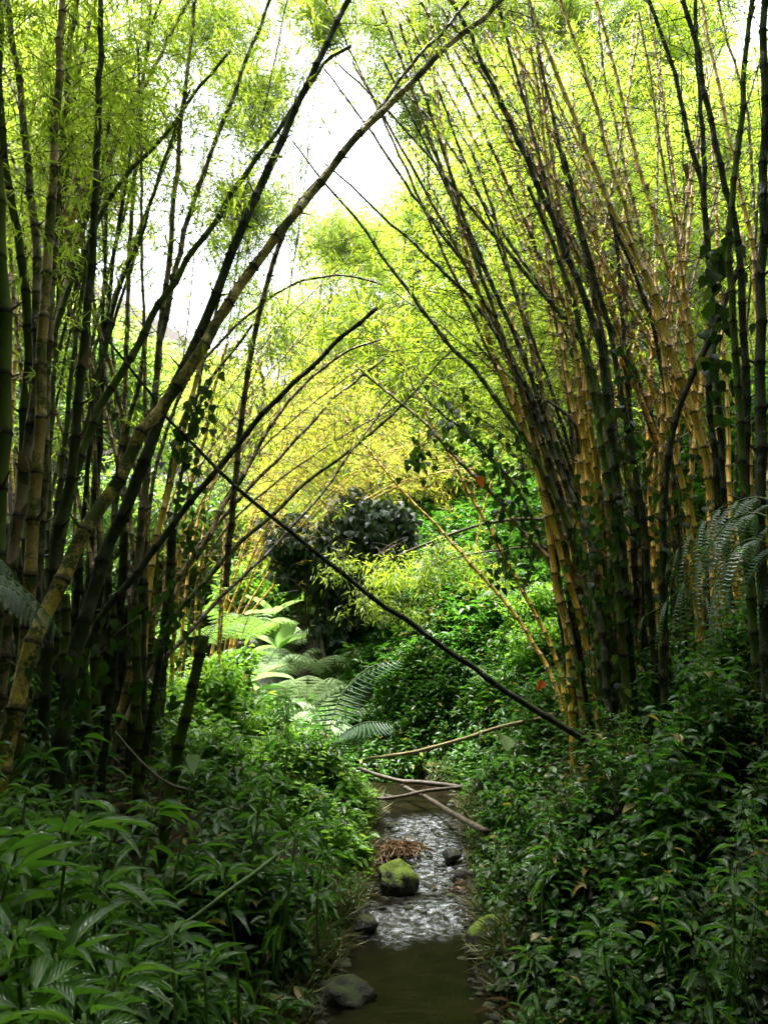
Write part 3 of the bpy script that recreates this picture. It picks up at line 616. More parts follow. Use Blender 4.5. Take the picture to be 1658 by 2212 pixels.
Rc = [
 ('ochre', [(905,0),(944,75),(974,135),(1009,200),(1044,280),(1072,345),(1105,420),(1130,470),(1155,530),(1190,600),(1220,660),(1254,737),(1270,800),(1290,880),(1300,970),(1310,1090)], 15, 7, 6.0, 6.6, 'knotty tan culm reaching the top just right of centre'),
 ('dark', [(974,0),(1014,75),(1044,145),(1074,205),(1109,285),(1139,345),(1164,405),(1189,460),(1214,530),(1244,600),(1269,665),(1294,737),(1305,830),(1320,930),(1335,1080)], 20, 12, 5.2, 5.8, 'thick black culm, darkest of those leaning left over the stream'),
 ('brown', [(1069,0),(1094,75),(1109,140),(1129,210),(1149,280),(1169,360),(1189,435),(1214,500),(1239,590),(1264,660),(1290,740),(1310,830),(1325,960)], 15, 8, 5.6, 6.0, 'dark brown culm just right of the thick black one'),
 ('brown', [(1139,0),(1154,70),(1169,150),(1189,230),(1201,290),(1214,350),(1234,425),(1249,500),(1269,575),(1284,640),(1300,720),(1315,820),(1325,930),(1335,1060)], 14, 9, 5.8, 6.0, 'brown evenly ringed culm left of the thick yellow one'),
 ('yellow', [(1144,0),(1160,55),(1179,105),(1214,190),(1244,265),(1269,330),(1299,395),(1324,455),(1354,510),(1379,565),(1404,610),(1429,690),(1444,750),(1464,812),(1494,882),(1514,955),(1529,1027),(1541,1100),(1550,1160)], 20, 9, 5.0, 5.6, 'thickest yellow culm, running diagonally across the right clump'),
 ('yellow', [(1209,0),(1239,85),(1269,180),(1289,240),(1309,320),(1329,390),(1354,460),(1374,540),(1399,590),(1414,650),(1430,737),(1440,850),(1455,960),(1480,1080),(1488,1150)], 15, 9, 5.4, 5.8, 'yellow culm touching the thickest yellow one at its middle'),
 ('yellow', [(1284,0),(1314,100),(1339,200),(1364,300),(1384,380),(1409,455),(1424,525),(1449,600),(1469,660),(1484,737),(1495,830),(1515,950),(1530,1050),(1542,1130)], 14, 9, 5.8, 6.2, 'yellow culm right of the crossing yellow pair'),
 ('ochre', [(1290,0),(1297,100),(1305,170),(1330,270),(1350,370),(1370,450),(1385,530),(1400,600),(1415,700),(1430,820),(1440,950)], 11, 6, 6.6, 7.0, 'thin ochre culm between two yellow ones in the right clump'),
 ('dark', [(1399,0),(1429,80),(1454,150),(1474,230),(1489,310),(1509,380),(1524,460),(1529,545),(1534,625),(1539,737),(1545,850),(1555,950),(1560,1070)], 18, 10, 5.2, 5.7, 'black culm bending left at the upper right with yellow ones behind'),
 ('dark', [(1474,0),(1504,100),(1514,175),(1534,250),(1549,325),(1564,400),(1579,450),(1589,505),(1599,600),(1604,737),(1610,900),(1612,1080)], 20, 14, 4.5, 4.8, 'heavy black culm crossing the upright mossy one at the right'),
 ('dark', [(1501,0),(1504,125),(1514,250),(1519,375),(1521,480),(1534,600),(1539,737),(1530,860),(1545,1000),(1550,1080)], 17, 11, 5.0, 5.2, 'straight upright black culm near the right edge'),
 ('moss', [(1624,0),(1609,125),(1604,225),(1594,325),(1584,425),(1574,500),(1580,650),(1590,800),(1600,1000),(1605,1080)], 20, 15, 4.4, 4.6, 'mossy greenish culm leaning right at the upper right corner'),
 ('dark', [(1650,0),(1650,200),(1648,400),(1645,600),(1640,800),(1640,1000),(1640,1120)], 28, 22, 3.8, 4.0, 'widest black culm, along the right edge of the photo'),
 ('yellow', [(1514,0),(1529,85),(1549,175),(1559,225),(1579,320),(1599,415),(1619,505),(1630,620),(1635,750),(1638,900)], 13, 10, 6.2, 6.4, 'yellow culm behind the black ones at the upper right corner'),
 ('ochre', [(1549,0),(1569,90),(1594,165),(1614,250),(1625,400),(1632,520),(1636,700)], 10, 7, 7.0, 7.2, 'thin ochre culm furthest back at the upper right corner'),
 ('yellow', [(1516,270),(1504,330),(1484,425),(1464,545),(1449,625),(1439,737),(1429,887),(1424,1037),(1419,1187),(1420,1290),(1422,1370)], 12, 7, 5.6, 6.0, 'yellow culm leaning right then dropping straight to the ground'),
 ('yellow', [(1496,400),(1490,460),(1480,560),(1465,680),(1460,800),(1462,950),(1455,1060)], 11, 8, 6.4, 6.6, 'short yellow culm leaning right behind the black ones'),
 ('dark', [(1600,560),(1575,630),(1529,737),(1494,812),(1464,887),(1449,952),(1437,1037),(1432,1100)], 18, 12, 4.8, 4.9, 'black stout culm leaning right across the yellow ones'),
 ('yellow', [(1540,640),(1529,737),(1519,812),(1504,912),(1494,987),(1489,1077),(1495,1140)], 15, 11, 5.6, 5.7, 'stout yellow culm beside the black leaning one'),
 ('yellow', [(1415,560),(1409,737),(1404,812),(1400,900),(1400,1020),(1405,1100)], 12, 8, 6.4, 6.5, 'upright yellow culm in the heart of the right clump'),
 ('ochre', [(1120,560),(1144,737),(1154,812),(1174,887),(1189,987),(1199,1087),(1214,1187),(1229,1247),(1240,1340),(1248,1420)], 12, 7, 6.4, 6.9, 'ochre culm just right of the curved bright yellow one'),
 ('yellow', [(924,0),(934,130),(944,215),(959,310),(974,400),(994,490),(1014,565),(1034,635),(1057,737),(1082,802),(1114,872),(1134,927),(1154,987),(1174,1077),(1184,1147),(1194,1212),(1204,1277),(1222,1352),(1229,1440),(1233,1540)], 17, 6, 5.5, 6.6, 'bright yellow culm curving down at the left edge of the right clump'),
 ('yellow', [(1075,790),(1100,850),(1130,930),(1150,970),(1170,1040),(1194,1127),(1209,1197),(1224,1252),(1244,1312),(1264,1387),(1279,1450),(1290,1540)], 15, 9, 5.4, 5.8, 'thick yellow culm running beside the curved bright one'),
 ('moss', [(630,305),(700,395),(750,450),(800,515),(840,575),(880,625),(925,685),(964,737),(1029,802),(1069,857),(1114,922),(1154,987),(1189,1047),(1229,1127),(1259,1187),(1275,1260),(1288,1370)], 18, 4, 5.2, 6.4, 'mossy dark culm whose thin tip reaches far into the white sky'),
 ('dark', [(700,145),(750,215),(800,285),(829,325),(859,370),(899,430),(929,470),(959,515),(999,565),(1029,625),(1054,670),(1089,737),(1120,810),(1150,890),(1180,980),(1215,1080),(1245,1180),(1262,1280)], 16, 4, 5.6, 6.6, 'dark culm ending beside the crossing of the two longest culms'),
 ('moss', [(725,135),(780,185),(839,240),(879,285),(929,340),(979,400),(1029,465),(1079,520),(1129,585),(1179,640),(1229,700),(1265,760),(1290,840),(1310,950),(1320,1080)], 17, 4, 5.4, 6.5, 'long dark green culm leaning left, upper one of the sky reaching three'),
 ('brown', [(860,185),(914,240),(949,285),(994,350),(1029,415),(1064,470),(1110,540),(1160,610),(1200,680),(1240,780),(1270,900),(1290,1020)], 12, 5, 6.2, 6.8, 'slim brown culm parallel to the long dark green one'),
 ('ochre', [(770,790),(829,842),(879,882),(929,927),(964,967),(1004,1007),(1039,1047),(1079,1087),(1119,1137),(1154,1177),(1189,1217),(1206,1260),(1225,1340),(1245,1450),(1255,1520)], 16, 5, 5.4, 6.4, 'ochre and black culm carrying an orange dead leaf'),
 ('yellow', [(800,640),(860,760),(904,857),(949,947),(984,1007),(1014,1067),(1049,1127),(1079,1187),(1109,1242),(1139,1297),(1169,1352),(1199,1422),(1214,1480),(1225,1550)], 10, 4, 6.0, 7.0, 'thin yellow culm leaning left below the orange leaf'),
 ('yellow', [(740,900),(780,950),(829,1012),(879,1072),(929,1122),(979,1177),(1029,1232),(1079,1287),(1119,1337),(1149,1387),(1179,1437),(1205,1500)], 10, 4, 6.2, 7.4, 'lowest thin yellow culm leaning left over the ferns'),
 ('dark', [(700,350),(760,405),(829,470),(894,525),(954,585),(1004,630),(1039,675),(1079,735),(1114,802),(1149,857),(1169,912),(1189,962),(1209,1017),(1239,1077),(1269,1157),(1290,1270),(1300,1380)], 17, 4, 5.0, 6.3, 'blackish culm, lower one of the sky reaching three'),
 ('green', [(900,840),(950,890),(1000,930),(1040,975),(1090,1020),(1129,1077),(1154,1137),(1179,1200),(1210,1280),(1240,1400)], 11, 5, 6.2, 6.6, 'mossy green slender culm behind the heart leaved vine'),
 ('yellow', [(1240,600),(1254,737),(1264,887),(1279,1017),(1294,1137),(1305,1250)], 12, 7, 6.6, 6.8, 'yellow culm half hidden among dark ones at the clump centre'),
 ('ochre', [(1350,560),(1354,737),(1359,887),(1349,987),(1369,1087),(1394,1217),(1402,1340)], 14, 9, 6.0, 6.2, 'wavy ochre culm low in the right clump'),
 ('yellow', [(1600,500),(1609,737),(1614,862),(1619,987),(1618,1080)], 11, 9, 6.0, 6.1, 'yellow culm seen between black ones near the right edge'),
 ('dark', [(1315,420),(1324,475),(1334,550),(1339,645),(1344,700),(1350,800),(1360,900),(1370,1040)], 12, 7, 6.0, 6.2, 'dark culm with a peeling brown sheath'),
 ('ochre', [(1427,60),(1424,150),(1419,350),(1417,450),(1409,600),(1404,737),(1400,850),(1398,950)], 7, 4, 7.6, 7.8, 'very thin vertical culm in the brightest leaves at the right'),
 ('dark', [(1310,440),(1329,500),(1364,575),(1389,645),(1409,700),(1425,780),(1445,900),(1455,1040)], 12, 7, 5.6, 5.9, 'dark culm passing behind the thickest yellow one'),
 ('yellow', [(1240,260),(1264,350),(1279,435),(1294,525),(1314,625),(1329,700),(1340,780),(1350,880),(1365,1000),(1375,1100)], 12, 6, 6.2, 6.6, 'slim yellow culm left of the thickest yellow one'),
 ('moss', [(1140,400),(1190,520),(1235,640),(1262,760),(1285,880),(1305,1000),(1325,1130),(1335,1260)], 19, 8, 5.0, 5.4, 'stout mossy culm in the darkest part of the right clump'),
 ('dark', [(1215,330),(1245,450),(1285,600),(1320,740),(1345,880),(1370,1010),(1390,1140),(1400,1260)], 18, 9, 5.0, 5.4, 'stout dark culm at the middle of the right clump'),
]
for kind, pts, w0, w1, Y0, Y1, lb in Rc:
    traced(kind, pts, w0, w1, Y0, Y1, lb, RG, lo=.2, leafy=.6, lv=.05, lsize=.8, blen=1.15)

# two dead poles without leaves
traced('dark', [(815,665),(730,737),(695,772),(640,822),(575,887),(520,952),(465,1017),(425,1067),(385,1117),(360,1152),(320,1202),(290,1242),(250,1292),(215,1342)], 19, 9, 4.3, 4.9, 'bare dark dead pole snapped off at its upper end', 'dead poles', leafy=0, broken=True, name='dead_pole', cat='dead pole', spurs=False)
traced('dark', [(235,737),(280,792),(325,852),(380,922),(435,977),(470,1014),(520,1057),(575,1107),(630,1152),(685,1197),(750,1247),(829,1312),(879,1342),(954,1397),(1029,1447),(1059,1474),(1129,1519),(1189,1554),(1254,1594),(1287,1612)], 15, 5, 4.4, 4.4, 'long thin dead pole slanting across the whole gap to the right bank', 'dead poles', leafy=0, broken=True, name='dead_pole', cat='dead pole', spurs=True, ratio=6, ground=False)

# culms that only fill the two clumps, one label each side: nothing tells them apart
def fill(n, base, top, Yr, kinds, w, label, group, leafy, leaf, lo=.2, blen=1.2, sides=7, curve=.0, **kw):
    for i in range(n):
        b = np.array([random.uniform(*base[0]), random.uniform(*base[1])]); k = random.random()
        e = np.array([top[0][0] + (top[0][1] - top[0][0])*k + random.uniform(-60, 60), random.uniform(*top[1])])
        Yb = random.uniform(*Yr); Yt = Yb + random.uniform(-.2, 1.2)
        pts = []
        for t in np.linspace(1, 0, 9):
            q = b + (e - b)*t; q[0] = b[0] + (e[0] - b[0])*(t**(1.35 + curve)); pts.append((q[0] + random.uniform(-3, 3), q[1]))
        ww = random.uniform(*w)*5.5/Yb
        traced(random.choice(kinds), pts, ww, ww*.45, Yb, Yt, label, group, leafy=leafy, leaf=leaf, lo=lo, blen=blen, sides=sides, ext=2.0, **kw)
fill(24, ((20, 330), (1150, 1450)), ((-60, 420), (-60, 350)), (5.4, 7.5), ['dark', 'moss', 'brown', 'ochre'], (9, 14), 'slender culm half hidden among the others of the left clump', 'hidden culms of the left clump', .9, 'bam_leaf', lv=.4, lsize=.8)
fill(18, ((1230, 1640), (1050, 1420)), ((900, 1720), (-60, 250)), (6.2, 8.6), ['ochre', 'moss', 'yellow', 'brown', 'yellow'], (7, 13), 'slender culm half hidden among the others of the right clump', 'hidden culms of the right clump', .35, 'bam_leaf', lv=.07, lsize=.75)
fill(16, ((1225, 1600), (1080, 1400)), ((900, 1720), (-60, 120)), (5.6, 6.8), ['yellow', 'yellow', 'ochre'], (9, 13), 'golden culm among the crowded fan of the right clump', 'golden culms of the right clump fan', .5, 'bam_leaf', lv=.04)
fill(16, ((1240, 1400), (1150, 1420)), ((780, 1150), (250, 800)), (6.2, 8.2), ['ochre', 'moss', 'brown', 'yellow'], (6, 9), 'thin culm leaning left in the crowd beside the clearing', 'thin leaning culms beside the clearing', 1.0, 'bam_leaf', curve=.3, lv=.3)
fill(16, ((1235, 1330), (1150, 1420)), ((690, 1180), (-60, 330)), (5.4, 6.8), ['dark', 'moss', 'ochre', 'dark', 'yellow'], (10, 14), 'long straight culm sweeping up and left from the right clump', 'long sweeping culms of the right clump', .35, 'bam_leaf', curve=-.2, lv=.1, lsize=.7)
# culms growing behind the clumps, bright with leaves
fill(14, ((1000, 1700), (1000, 1300)), ((950, 1700), (50, 500)), (9.5, 13), ['yellow', 'ochre'], (6, 9), 'distant culm lost in the bright leaves behind the right clump', 'distant culms behind the right clump', 1.0, 'bam_leaf', blen=1.6, sides=5, nleaf=2.6, lsize=.95)
fill(6, ((550, 950), (1120, 1200)), ((480, 1000), (480, 800)), (15, 17), ['yellow', 'ochre'], (6, 8), 'distant culm lost in bright leaves beyond the clearing', 'distant culms beyond the clearing', 1.0, 'bam_leaf', blen=1.7, sides=5, nleaf=1.8, lsize=1.5)
fill(8, ((-50, 300), (1050, 1250)), ((-50, 350), (-50, 250)), (8.5, 11), ['yellow', 'ochre'], (6, 9), 'distant culm lost in the leaves behind the left clump', 'distant culms behind the left clump', 1.1, 'bam_leaf', blen=1.6, sides=5, nleaf=1.4, lsize=1.3)
# golden fan of thin culms arching over the clearing
for i in range(15):
    bx = 470 + 7*i + random.uniform(-5, 5); by = 1345 - 3*i; k = i/14
    ex = 680 + 330*k + random.uniform(-60, 60); ey = 780 + 235*k + random.uniform(-50, 40)
    pts = [(bx + (ex - bx)*t + random.uniform(-2, 2), by + (ey - by)*(1 - (1 - t)**(1.5 + .5*k))) for t in np.linspace(1, 0, 8)]
    traced(['yellow', 'ochre', 'yellow'][i % 3], pts, 6.5, 2, (11.6 if i % 3 else 10.4) + .05*i, 12.3 if i % 3 else 10.2, 'thin golden culm in the low fan arching over the clearing', 'golden fan of thin culms', leafy=1.3, leaf='gold_leaf', lo=.3, blen=.8, nleaf=1.4, sides=6, lsize=.6)

fill(10, ((330, 500), (1180, 1330)), ((520, 880), (560, 900)), (6.6, 8.2), ['ochre', 'yellow', 'yellow'], (7, 9), 'thin golden culm curving right from the right side of the left clump', 'golden culms right of the left clump', .7, 'bam_leaf', curve=.5, lv=.25, lsize=.7)
# broken mossy stubs and the tangle at the foot of the clumps
def stub(u0, v0, u1, v1, w, Y_, label, kind='moss', group='broken culm stubs'):
    traced(kind, [(u1, v1), ((u0 + u1)/2 + random.uniform(-3, 3), (v0 + v1)/2), (u0, v0)], w, w*.85, Y_, Y_, label, group, leafy=0, broken=True, name='culm_stub', cat='bamboo stub', spurs=False, ratio=2.5)
stub(383, 1625, 441, 1372, 27, 3.9, 'leaning mossy stub with a rounded top beside the bright plants')
stub(300, 1590, 297, 1328, 22, 4.2, 'upright mossy stub left of the leaning rounded one')
for side, rngx, rngv, n, Yr in (('left', (-10, 340), (1130, 1420), 44, (4.2, 5.6)), ('right', (1230, 1560), (1080, 1330), 34, (5.6, 6.8))):
    for i in range(n):
        u = rngx[0] + (rngx[1] - rngx[0])*(i + .5)/n; v = random.uniform(*rngv); k = (u - rngx[0])/(rngx[1] - rngx[0]) - .5
        lean = k*70 if side == 'left' else -30 + k*40
        stub(u, 1640 if side == 'left' else 1560 - 120*max(0, k), u + lean + random.uniform(-25, 25), v, random.uniform(16, 27) if side == 'left' else random.uniform(10, 18), random.uniform(*Yr),
             'dark broken stub in the tangle at the foot of the %s clump' % side, random.choice(['dark', 'dark', 'moss']), 'stubs at the foot of the %s clump' % side)

# ================================================================== fallen logs
def log(name, pts, r0, r1, m, label, cat='fallen log', sides=10):
    c = catmull([P(u, v, y) for u, v, y in pts], 10); s = np.linspace(0, 1, len(c))
    r = r0 + (r1 - r0)*s; r = r*(1 + .10*np.sin(s*37) + .06*np.sin(s*83 + 1))
    r0, r1 = r0*.75, r1*.75; r = r*.75; c = c + (r0 + r1)*.11*np.c_[np.sin(s*11 + r0*900), np.sin(s*7), np.sin(s*14 + r1*700) + .4*np.sin(s*31)]
    t = empty(name, c[0], label, cat, 'fallen branches by the stream')
    g = Geo(); add_tube(g, c, r, sides); g.build('stem', m, t); return t
log('fallen_branch', [(790, 1640, 6.6), (830, 1635, 6.5), (900, 1622, 6.4), (1000, 1597, 6.4), (1090, 1568, 6.4), (1200, 1545, 6.5), (1290, 1535, 6.7)], .018, .024, M['palewood'], 'pale yellow fallen culm bridging low over the stream')
log('fallen_branch', [(770, 1660, 7.7), (840, 1682, 7.6), (920, 1692, 7.5), (1000, 1702, 7.4), (1075, 1720, 7.2)], .026, .036, M['deadwood'], 'dark brown fallen branch lying level over the water')
log('fallen_branch', [(800, 1727, 7.0), (850, 1722, 7.0), (930, 1708, 7.2), (1010, 1697, 7.4), (1100, 1680, 7.6)], .018, .026, M['deadwood'], 'thinner branch crossing under the dark brown one')
log('fallen_branch', [(868, 1697, 7.6), (930, 1728, 7.0), (985, 1762, 6.3), (1050, 1795, 5.6)], .022, .032, M['deadwood'], 'grey branch slanting down to the right side of the stream')
log('mossy_branch', [(800, 1245, 9.5), (829, 1217, 9.4), (879, 1192, 9.2), (929, 1172, 9.0), (979, 1152, 8.8), (1049, 1132, 8.6), (1130, 1122, 8.4), (1230, 1125, 8.2)], .016, .03, M['bark'], 'mossy bough reaching left over the ferns', 'branch')
log('mossy_branch', [(900, 1235, 9.0), (954, 1214, 9.0), (1019, 1197, 8.8), (1079, 1188, 8.6), (1169, 1182, 8.4), (1220, 1195, 8.3)], .010, .02, M['bark'], 'thinner mossy bough below the first one', 'branch')
log('dark_branch', [(1024, 737, 6), (1069, 787, 6), (1109, 822, 5.9), (1149, 852, 5.8), (1189, 872, 5.8), (1239, 915, 5.7), (1250, 980, 5.7)], .010, .02, M['bark'], 'thin black branch crossing the leaning culms', 'branch')
log('fallen_branch', [(250, 1580, 3.3), (300, 1640, 3.2), (360, 1690, 3.1), (420, 1710, 3.0)], .005, .009, M['deadwood'], 'thin dead stick lying in the weeds below the left clump')
log('plant_stalk', [(320, 2060, 2.1), (400, 1995, 2.2), (460, 1950, 2.25), (530, 1900, 2.35), (600, 1845, 2.45)], .006, .009, M['stem'], 'long bare green stalk slanting through the left foreground plants', 'stalk')

# ================================================================== undergrowth
def in_stream(x, y, m=0.0):
    return (x > np.interp(y, SY, SL) - m) & (x < np.interp(y, SY, SR) + m)
def shoots(name, label, pos, hgt, tpl, mt, nl, length, ratio, group=None, kind='stuff', tilt=.25, stems=True, cat='undergrowth', droop=.15, parent=None, tiers=1):
    n = len(pos)
    gs, gl = Geo(), Geo()
    base = pos; lean = rdir(n)*tilt; lean[:, 2] = 1; lean = nrm(lean); top = base + lean*hgt[:, None]
    if stems: thin_tubes(gs, np.stack([base, (base + top)/2 + rng.normal(0, .01, (n, 3)), top], 1), 3, .004, .002)
    for t in range(tiers):
        f = 1 - .28*t; c = base + (top - base)*f
        k = nl; a0 = rng.uniform(0, 6.28, n)
        ang = (a0[:, None] + np.arange(k)[None]*2.4 + rng.normal(0, .25, (n, k))).ravel()
        el = rng.uniform(-.35, .75, n*k) - droop
        ax = np.c_[np.cos(ang)*np.cos(el), np.sin(ang)*np.cos(el), np.sin(el)]
        cc = np.repeat(c, k, 0) - np.repeat(lean, k, 0)*rng.uniform(0, .10, n*k)[:, None] + ax*.015
        nm = nrm(np.c_[rng.normal(0, .25, (n*k, 2)), np.ones(n*k)])
        ll = np.repeat(np.broadcast_to(length, (n,)), k)*rng.uniform(.55, 1.15, n*k)*(1.0 if t == 0 else 1.1)
        leaves(gl, tpl, cc, ax, nm, ll, ll*ratio*rng.uniform(.85, 1.15, n*k))
    if kind == 'stuff':
        if stems:
            g = Geo(); 
        o = gl.build(name, mt); tag(o, label, cat, group, 'stuff')
        if stems: gs.build('stems', M['stem'], o)
        return o
    t = parent; gs.build('stem', M['stem'], t); gl.build('leaves', mt, t); return t
def scatter(n, xr, yr, f=None, m=.0):
    x = rng.uniform(*xr, n); y = rng.uniform(*yr, n); k = ~in_stream(x, y, m)
    if f is not None: k &= f(x, y)
    x, y = x[k], y[k]; return np.c_[x, y, ground_z(x, y) - .01]
def visible(p, m=650):
    u, v, d = proj(p); return (d > .5) & (u > -m) & (u < W + m) & (v < H + m)
def edge_l(p): return np.interp(p[:, 1], SY, SL) - p[:, 0]
def edge_r(p): return p[:, 0] - np.interp(p[:, 1], SY, SR)
def patch(p, s, k): return hnoise(p[:, 0], p[:, 1], s, k)
def hts(p, a, b, e):  # shorter towards the water, uneven from patch to patch
    return (.85 + .75*patch(p, 2.6, e(p)[0]*0 + 3.1) + .5*patch(p, 6.0, 1.2)).clip(.35, 2.0)*rng.uniform(a, b, len(p))*np.clip(.35 + e(p)*1.1, .35, 1)

# right bank
p = scatter(10500, (.3, 4.2), (1.2, 7.2), lambda x, y: x > .3); p = p[visible(p) & (edge_r(p) > .03)]
p = p[rng.random(len(p)) < np.clip(.55 + .5*np.sin(p[:, 0]*5 + np.sin(p[:, 1]*4)*2)*np.cos(p[:, 1]*3.3), .45, 1)]
shoots('undergrowth', 'dense glossy oval leaved plants covering the right bank', p, hts(p, .12, .45, edge_r), T_OVAL, M['under_leaf'], 6, .046 + .028*(patch(p, 2.1, 5.0) > 0), .50, tiers=2)
q = p[rng.random(len(p)) < .025]; q = q[edge_r(q) > .15]
shoots('saplings', 'taller loose sprigs sticking up from the right bank plants', q, rng.uniform(.35, .62, len(q)), T_LANCE, M['under_leaf'], 7, .075, .36, tiers=3)
q = scatter(1600, (.4, 4.0), (1.4, 7.0)); q = q[visible(q)]
shoots('round_weeds', 'small round leaved dark weeds low on the right bank', q, rng.uniform(.05, .25, len(q)), T_HEART, M['vine_leaf'], 6, .05, .9, tiers=2)
# left bank behind the tall plants
p = scatter(7000, (-5, -.1), (2.6, 8.0), lambda x, y: x < 0); p = p[visible(p) & (edge_l(p) > .05)]
cl = (p[:, 1] > 4.2) & (p[:, 0] < -1.35 + .0*p[:, 1]); p = p[~cl | (rng.random(len(p)) < .30)]
p = p[rng.random(len(p)) < np.clip(.55 + .5*np.sin(p[:, 0]*4.3 + np.sin(p[:, 1]*3.7)*2)*np.cos(p[:, 1]*3.9), .25, 1)]
shoots('undergrowth', 'dark glossy leaved plants on the left bank under the bamboo', p, hts(p, .12, .42, edge_l), T_OVAL, M['under_leaf'], 6, .055 + .04*(patch(p, 2.1, 7.0) > 0), .42, tiers=2)
q = p[rng.random(len(p)) < .05]
shoots('saplings', 'taller loose sprigs sticking up from the left bank plants', q, rng.uniform(.4, .8, len(q)), T_LANCE, M['under_leaf'], 7, .11, .28, tiers=3)
# bright lit plants at the left of the stream and beyond
p = scatter(5200, (-1.9, -.05), (5.4, 9.5), lambda x, y: x < -.05); p = p[visible(p) & (edge_l(p) > .05)]; p = p[rng.random(len(p)) < .75 + .5*patch(p, 3.0, 2.0)]; p = p[(p[:, 1] < 7.8) | (rng.random(len(p)) < .35)]
shoots('undergrowth', 'sunlit yellow green plants left of the stream below the clearing', p, hts(p, .15, .38, edge_l), T_OVAL, M['bright_leaf'], 7, .06 + .04*(patch(p, 2.4, 4.0) > 0), .38, tiers=2)
p = scatter(7000, (.1, 3.0), (6.6, 11.0), lambda x, y: x > .1); p = p[visible(p) & (edge_r(p) > .05)]
shoots('undergrowth', 'green leafy plants along the far right side of the stream', p, hts(p, .15, .42, edge_r), T_OVAL, M['under_leaf'], 7, .075, .40, tiers=2)
p = scatter(9000, (-6.5, 6.0), (9.3, 16), None); p = p[visible(p)]; p = p[~((p[:, 0] > -3.3) & (p[:, 0] < -.5) & (p[:, 1] < 12.6)) | (rng.random(len(p)) < .2)]; p = p[~((p[:, 0] > -1.3) & (p[:, 0] < .5) & (p[:, 1] > 9.6) & (p[:, 1] < 12.5)) | (rng.random(len(p)) < .25)]
q = p[p[:, 0] > -.5]; p = p[p[:, 0] <= -.5]  # right part takes a darker leaf colour in place of shade
shoots('undergrowth', 'shade-darkened tangle of shrubs on the valley floor right of the ivy covered trunk', q, rng.uniform(.2, .7, len(q)), T_OVAL, M['under_leaf'], 8, .12, .42, tiers=2)
q = np.c_[rng.uniform(-1.6, 1.0, 900), rng.uniform(8.5, 10.6, 900)]; q = np.c_[q, ground_z(q[:, 0], q[:, 1])]
shoots('undergrowth', 'leafy plants closing over the stream where it bends out of sight', q, rng.uniform(.15, .45, len(q)), T_OVAL, M['under_leaf'], 7, .08, .42, tiers=2)
shoots('undergrowth', 'tangle of low shrubs filling the valley floor beyond the stream', p, rng.uniform(.2, .8, len(p)), T_OVAL, M['tree_leaf'], 8, .13, .42, tiers=2)
# left foreground filler
p = scatter(2600, (-2.6, -.1), (1.15, 3.4), lambda x, y: x < -.1); p = p[visible(p) & (edge_l(p) > .12)]
shoots('undergrowth', 'mass of long pointed leaves low in the left foreground', p, hts(p, .12, .40, edge_l), T_LANCE, M['lance_leaf'], 8, .085, .24, tiers=2, droop=.25)
for xr, yr, lb in (((3.6, 9.5), (-1, 13), 'leafy cover on the slope beyond the right bank'), ((-10, -3.8), (-1, 13), 'leafy cover on the slope beyond the left clump'), ((-3.5, 3.5), (-3, 1.3), 'leafy cover on the banks beside the viewpoint')):
    p = scatter(4200, xr, yr, None, .15)
    p = p[(p[:, 1] > .9) | (np.abs(p[:, 0]) > .9)]; p = p[~((np.hypot(p[:, 0], p[:, 1]) < 1.15))]
    shoots('undergrowth', lb, p, rng.uniform(.15, .45, len(p)), T_OVAL, M['under_leaf'], 7, .12, .45, tiers=2)
# small weeds and dry grass at the water's edge
q = []
for e, s in ((SL, -1), (SR, 1)):
    y = rng.uniform(2.6, 8.5, 1400); x = np.interp(y, SY, e) + s*np.abs(rng.normal(0, .10, 1400)) - s*.01; q.append(np.c_[x, y, ground_z(x, y)])
p = np.vstack(q)
shoots('weeds', 'small weeds fringing the water on both banks', p[rng.random(len(p)) < .6], rng.uniform(.02, .12, len(p))[:int(len(p))][:np.sum(np.ones(len(p), bool))][:0] if False else rng.uniform(.02, .12, 10**6)[:1] if False else np.full(1, .06), T_OVAL, M['under_leaf'], 5, .035, .4) if False else None
k = rng.random(len(p)) < .6; pa = p[k]
shoots('weeds', 'small weeds fringing the water on both banks', pa, rng.uniform(.02, .12, len(pa)), T_OVAL, M['under_leaf'], 5, .04, .38)
pb = p[~k]; nb = len(pb); g = Geo(); k = 9
ax = nrm(rdir(nb*k)*.8 + np.array([0, -.1, .45])); leaves(g, T_BLADE, np.repeat(pb, k, 0), ax, nrm(rdir(nb*k)), rng.uniform(.05, .17, nb*k), rng.uniform(.0025, .005, nb*k))
tag(g.build('dry_grass', M['grass']), 'dry straw and thin grass hanging over the water edge', 'grass', kind='stuff')

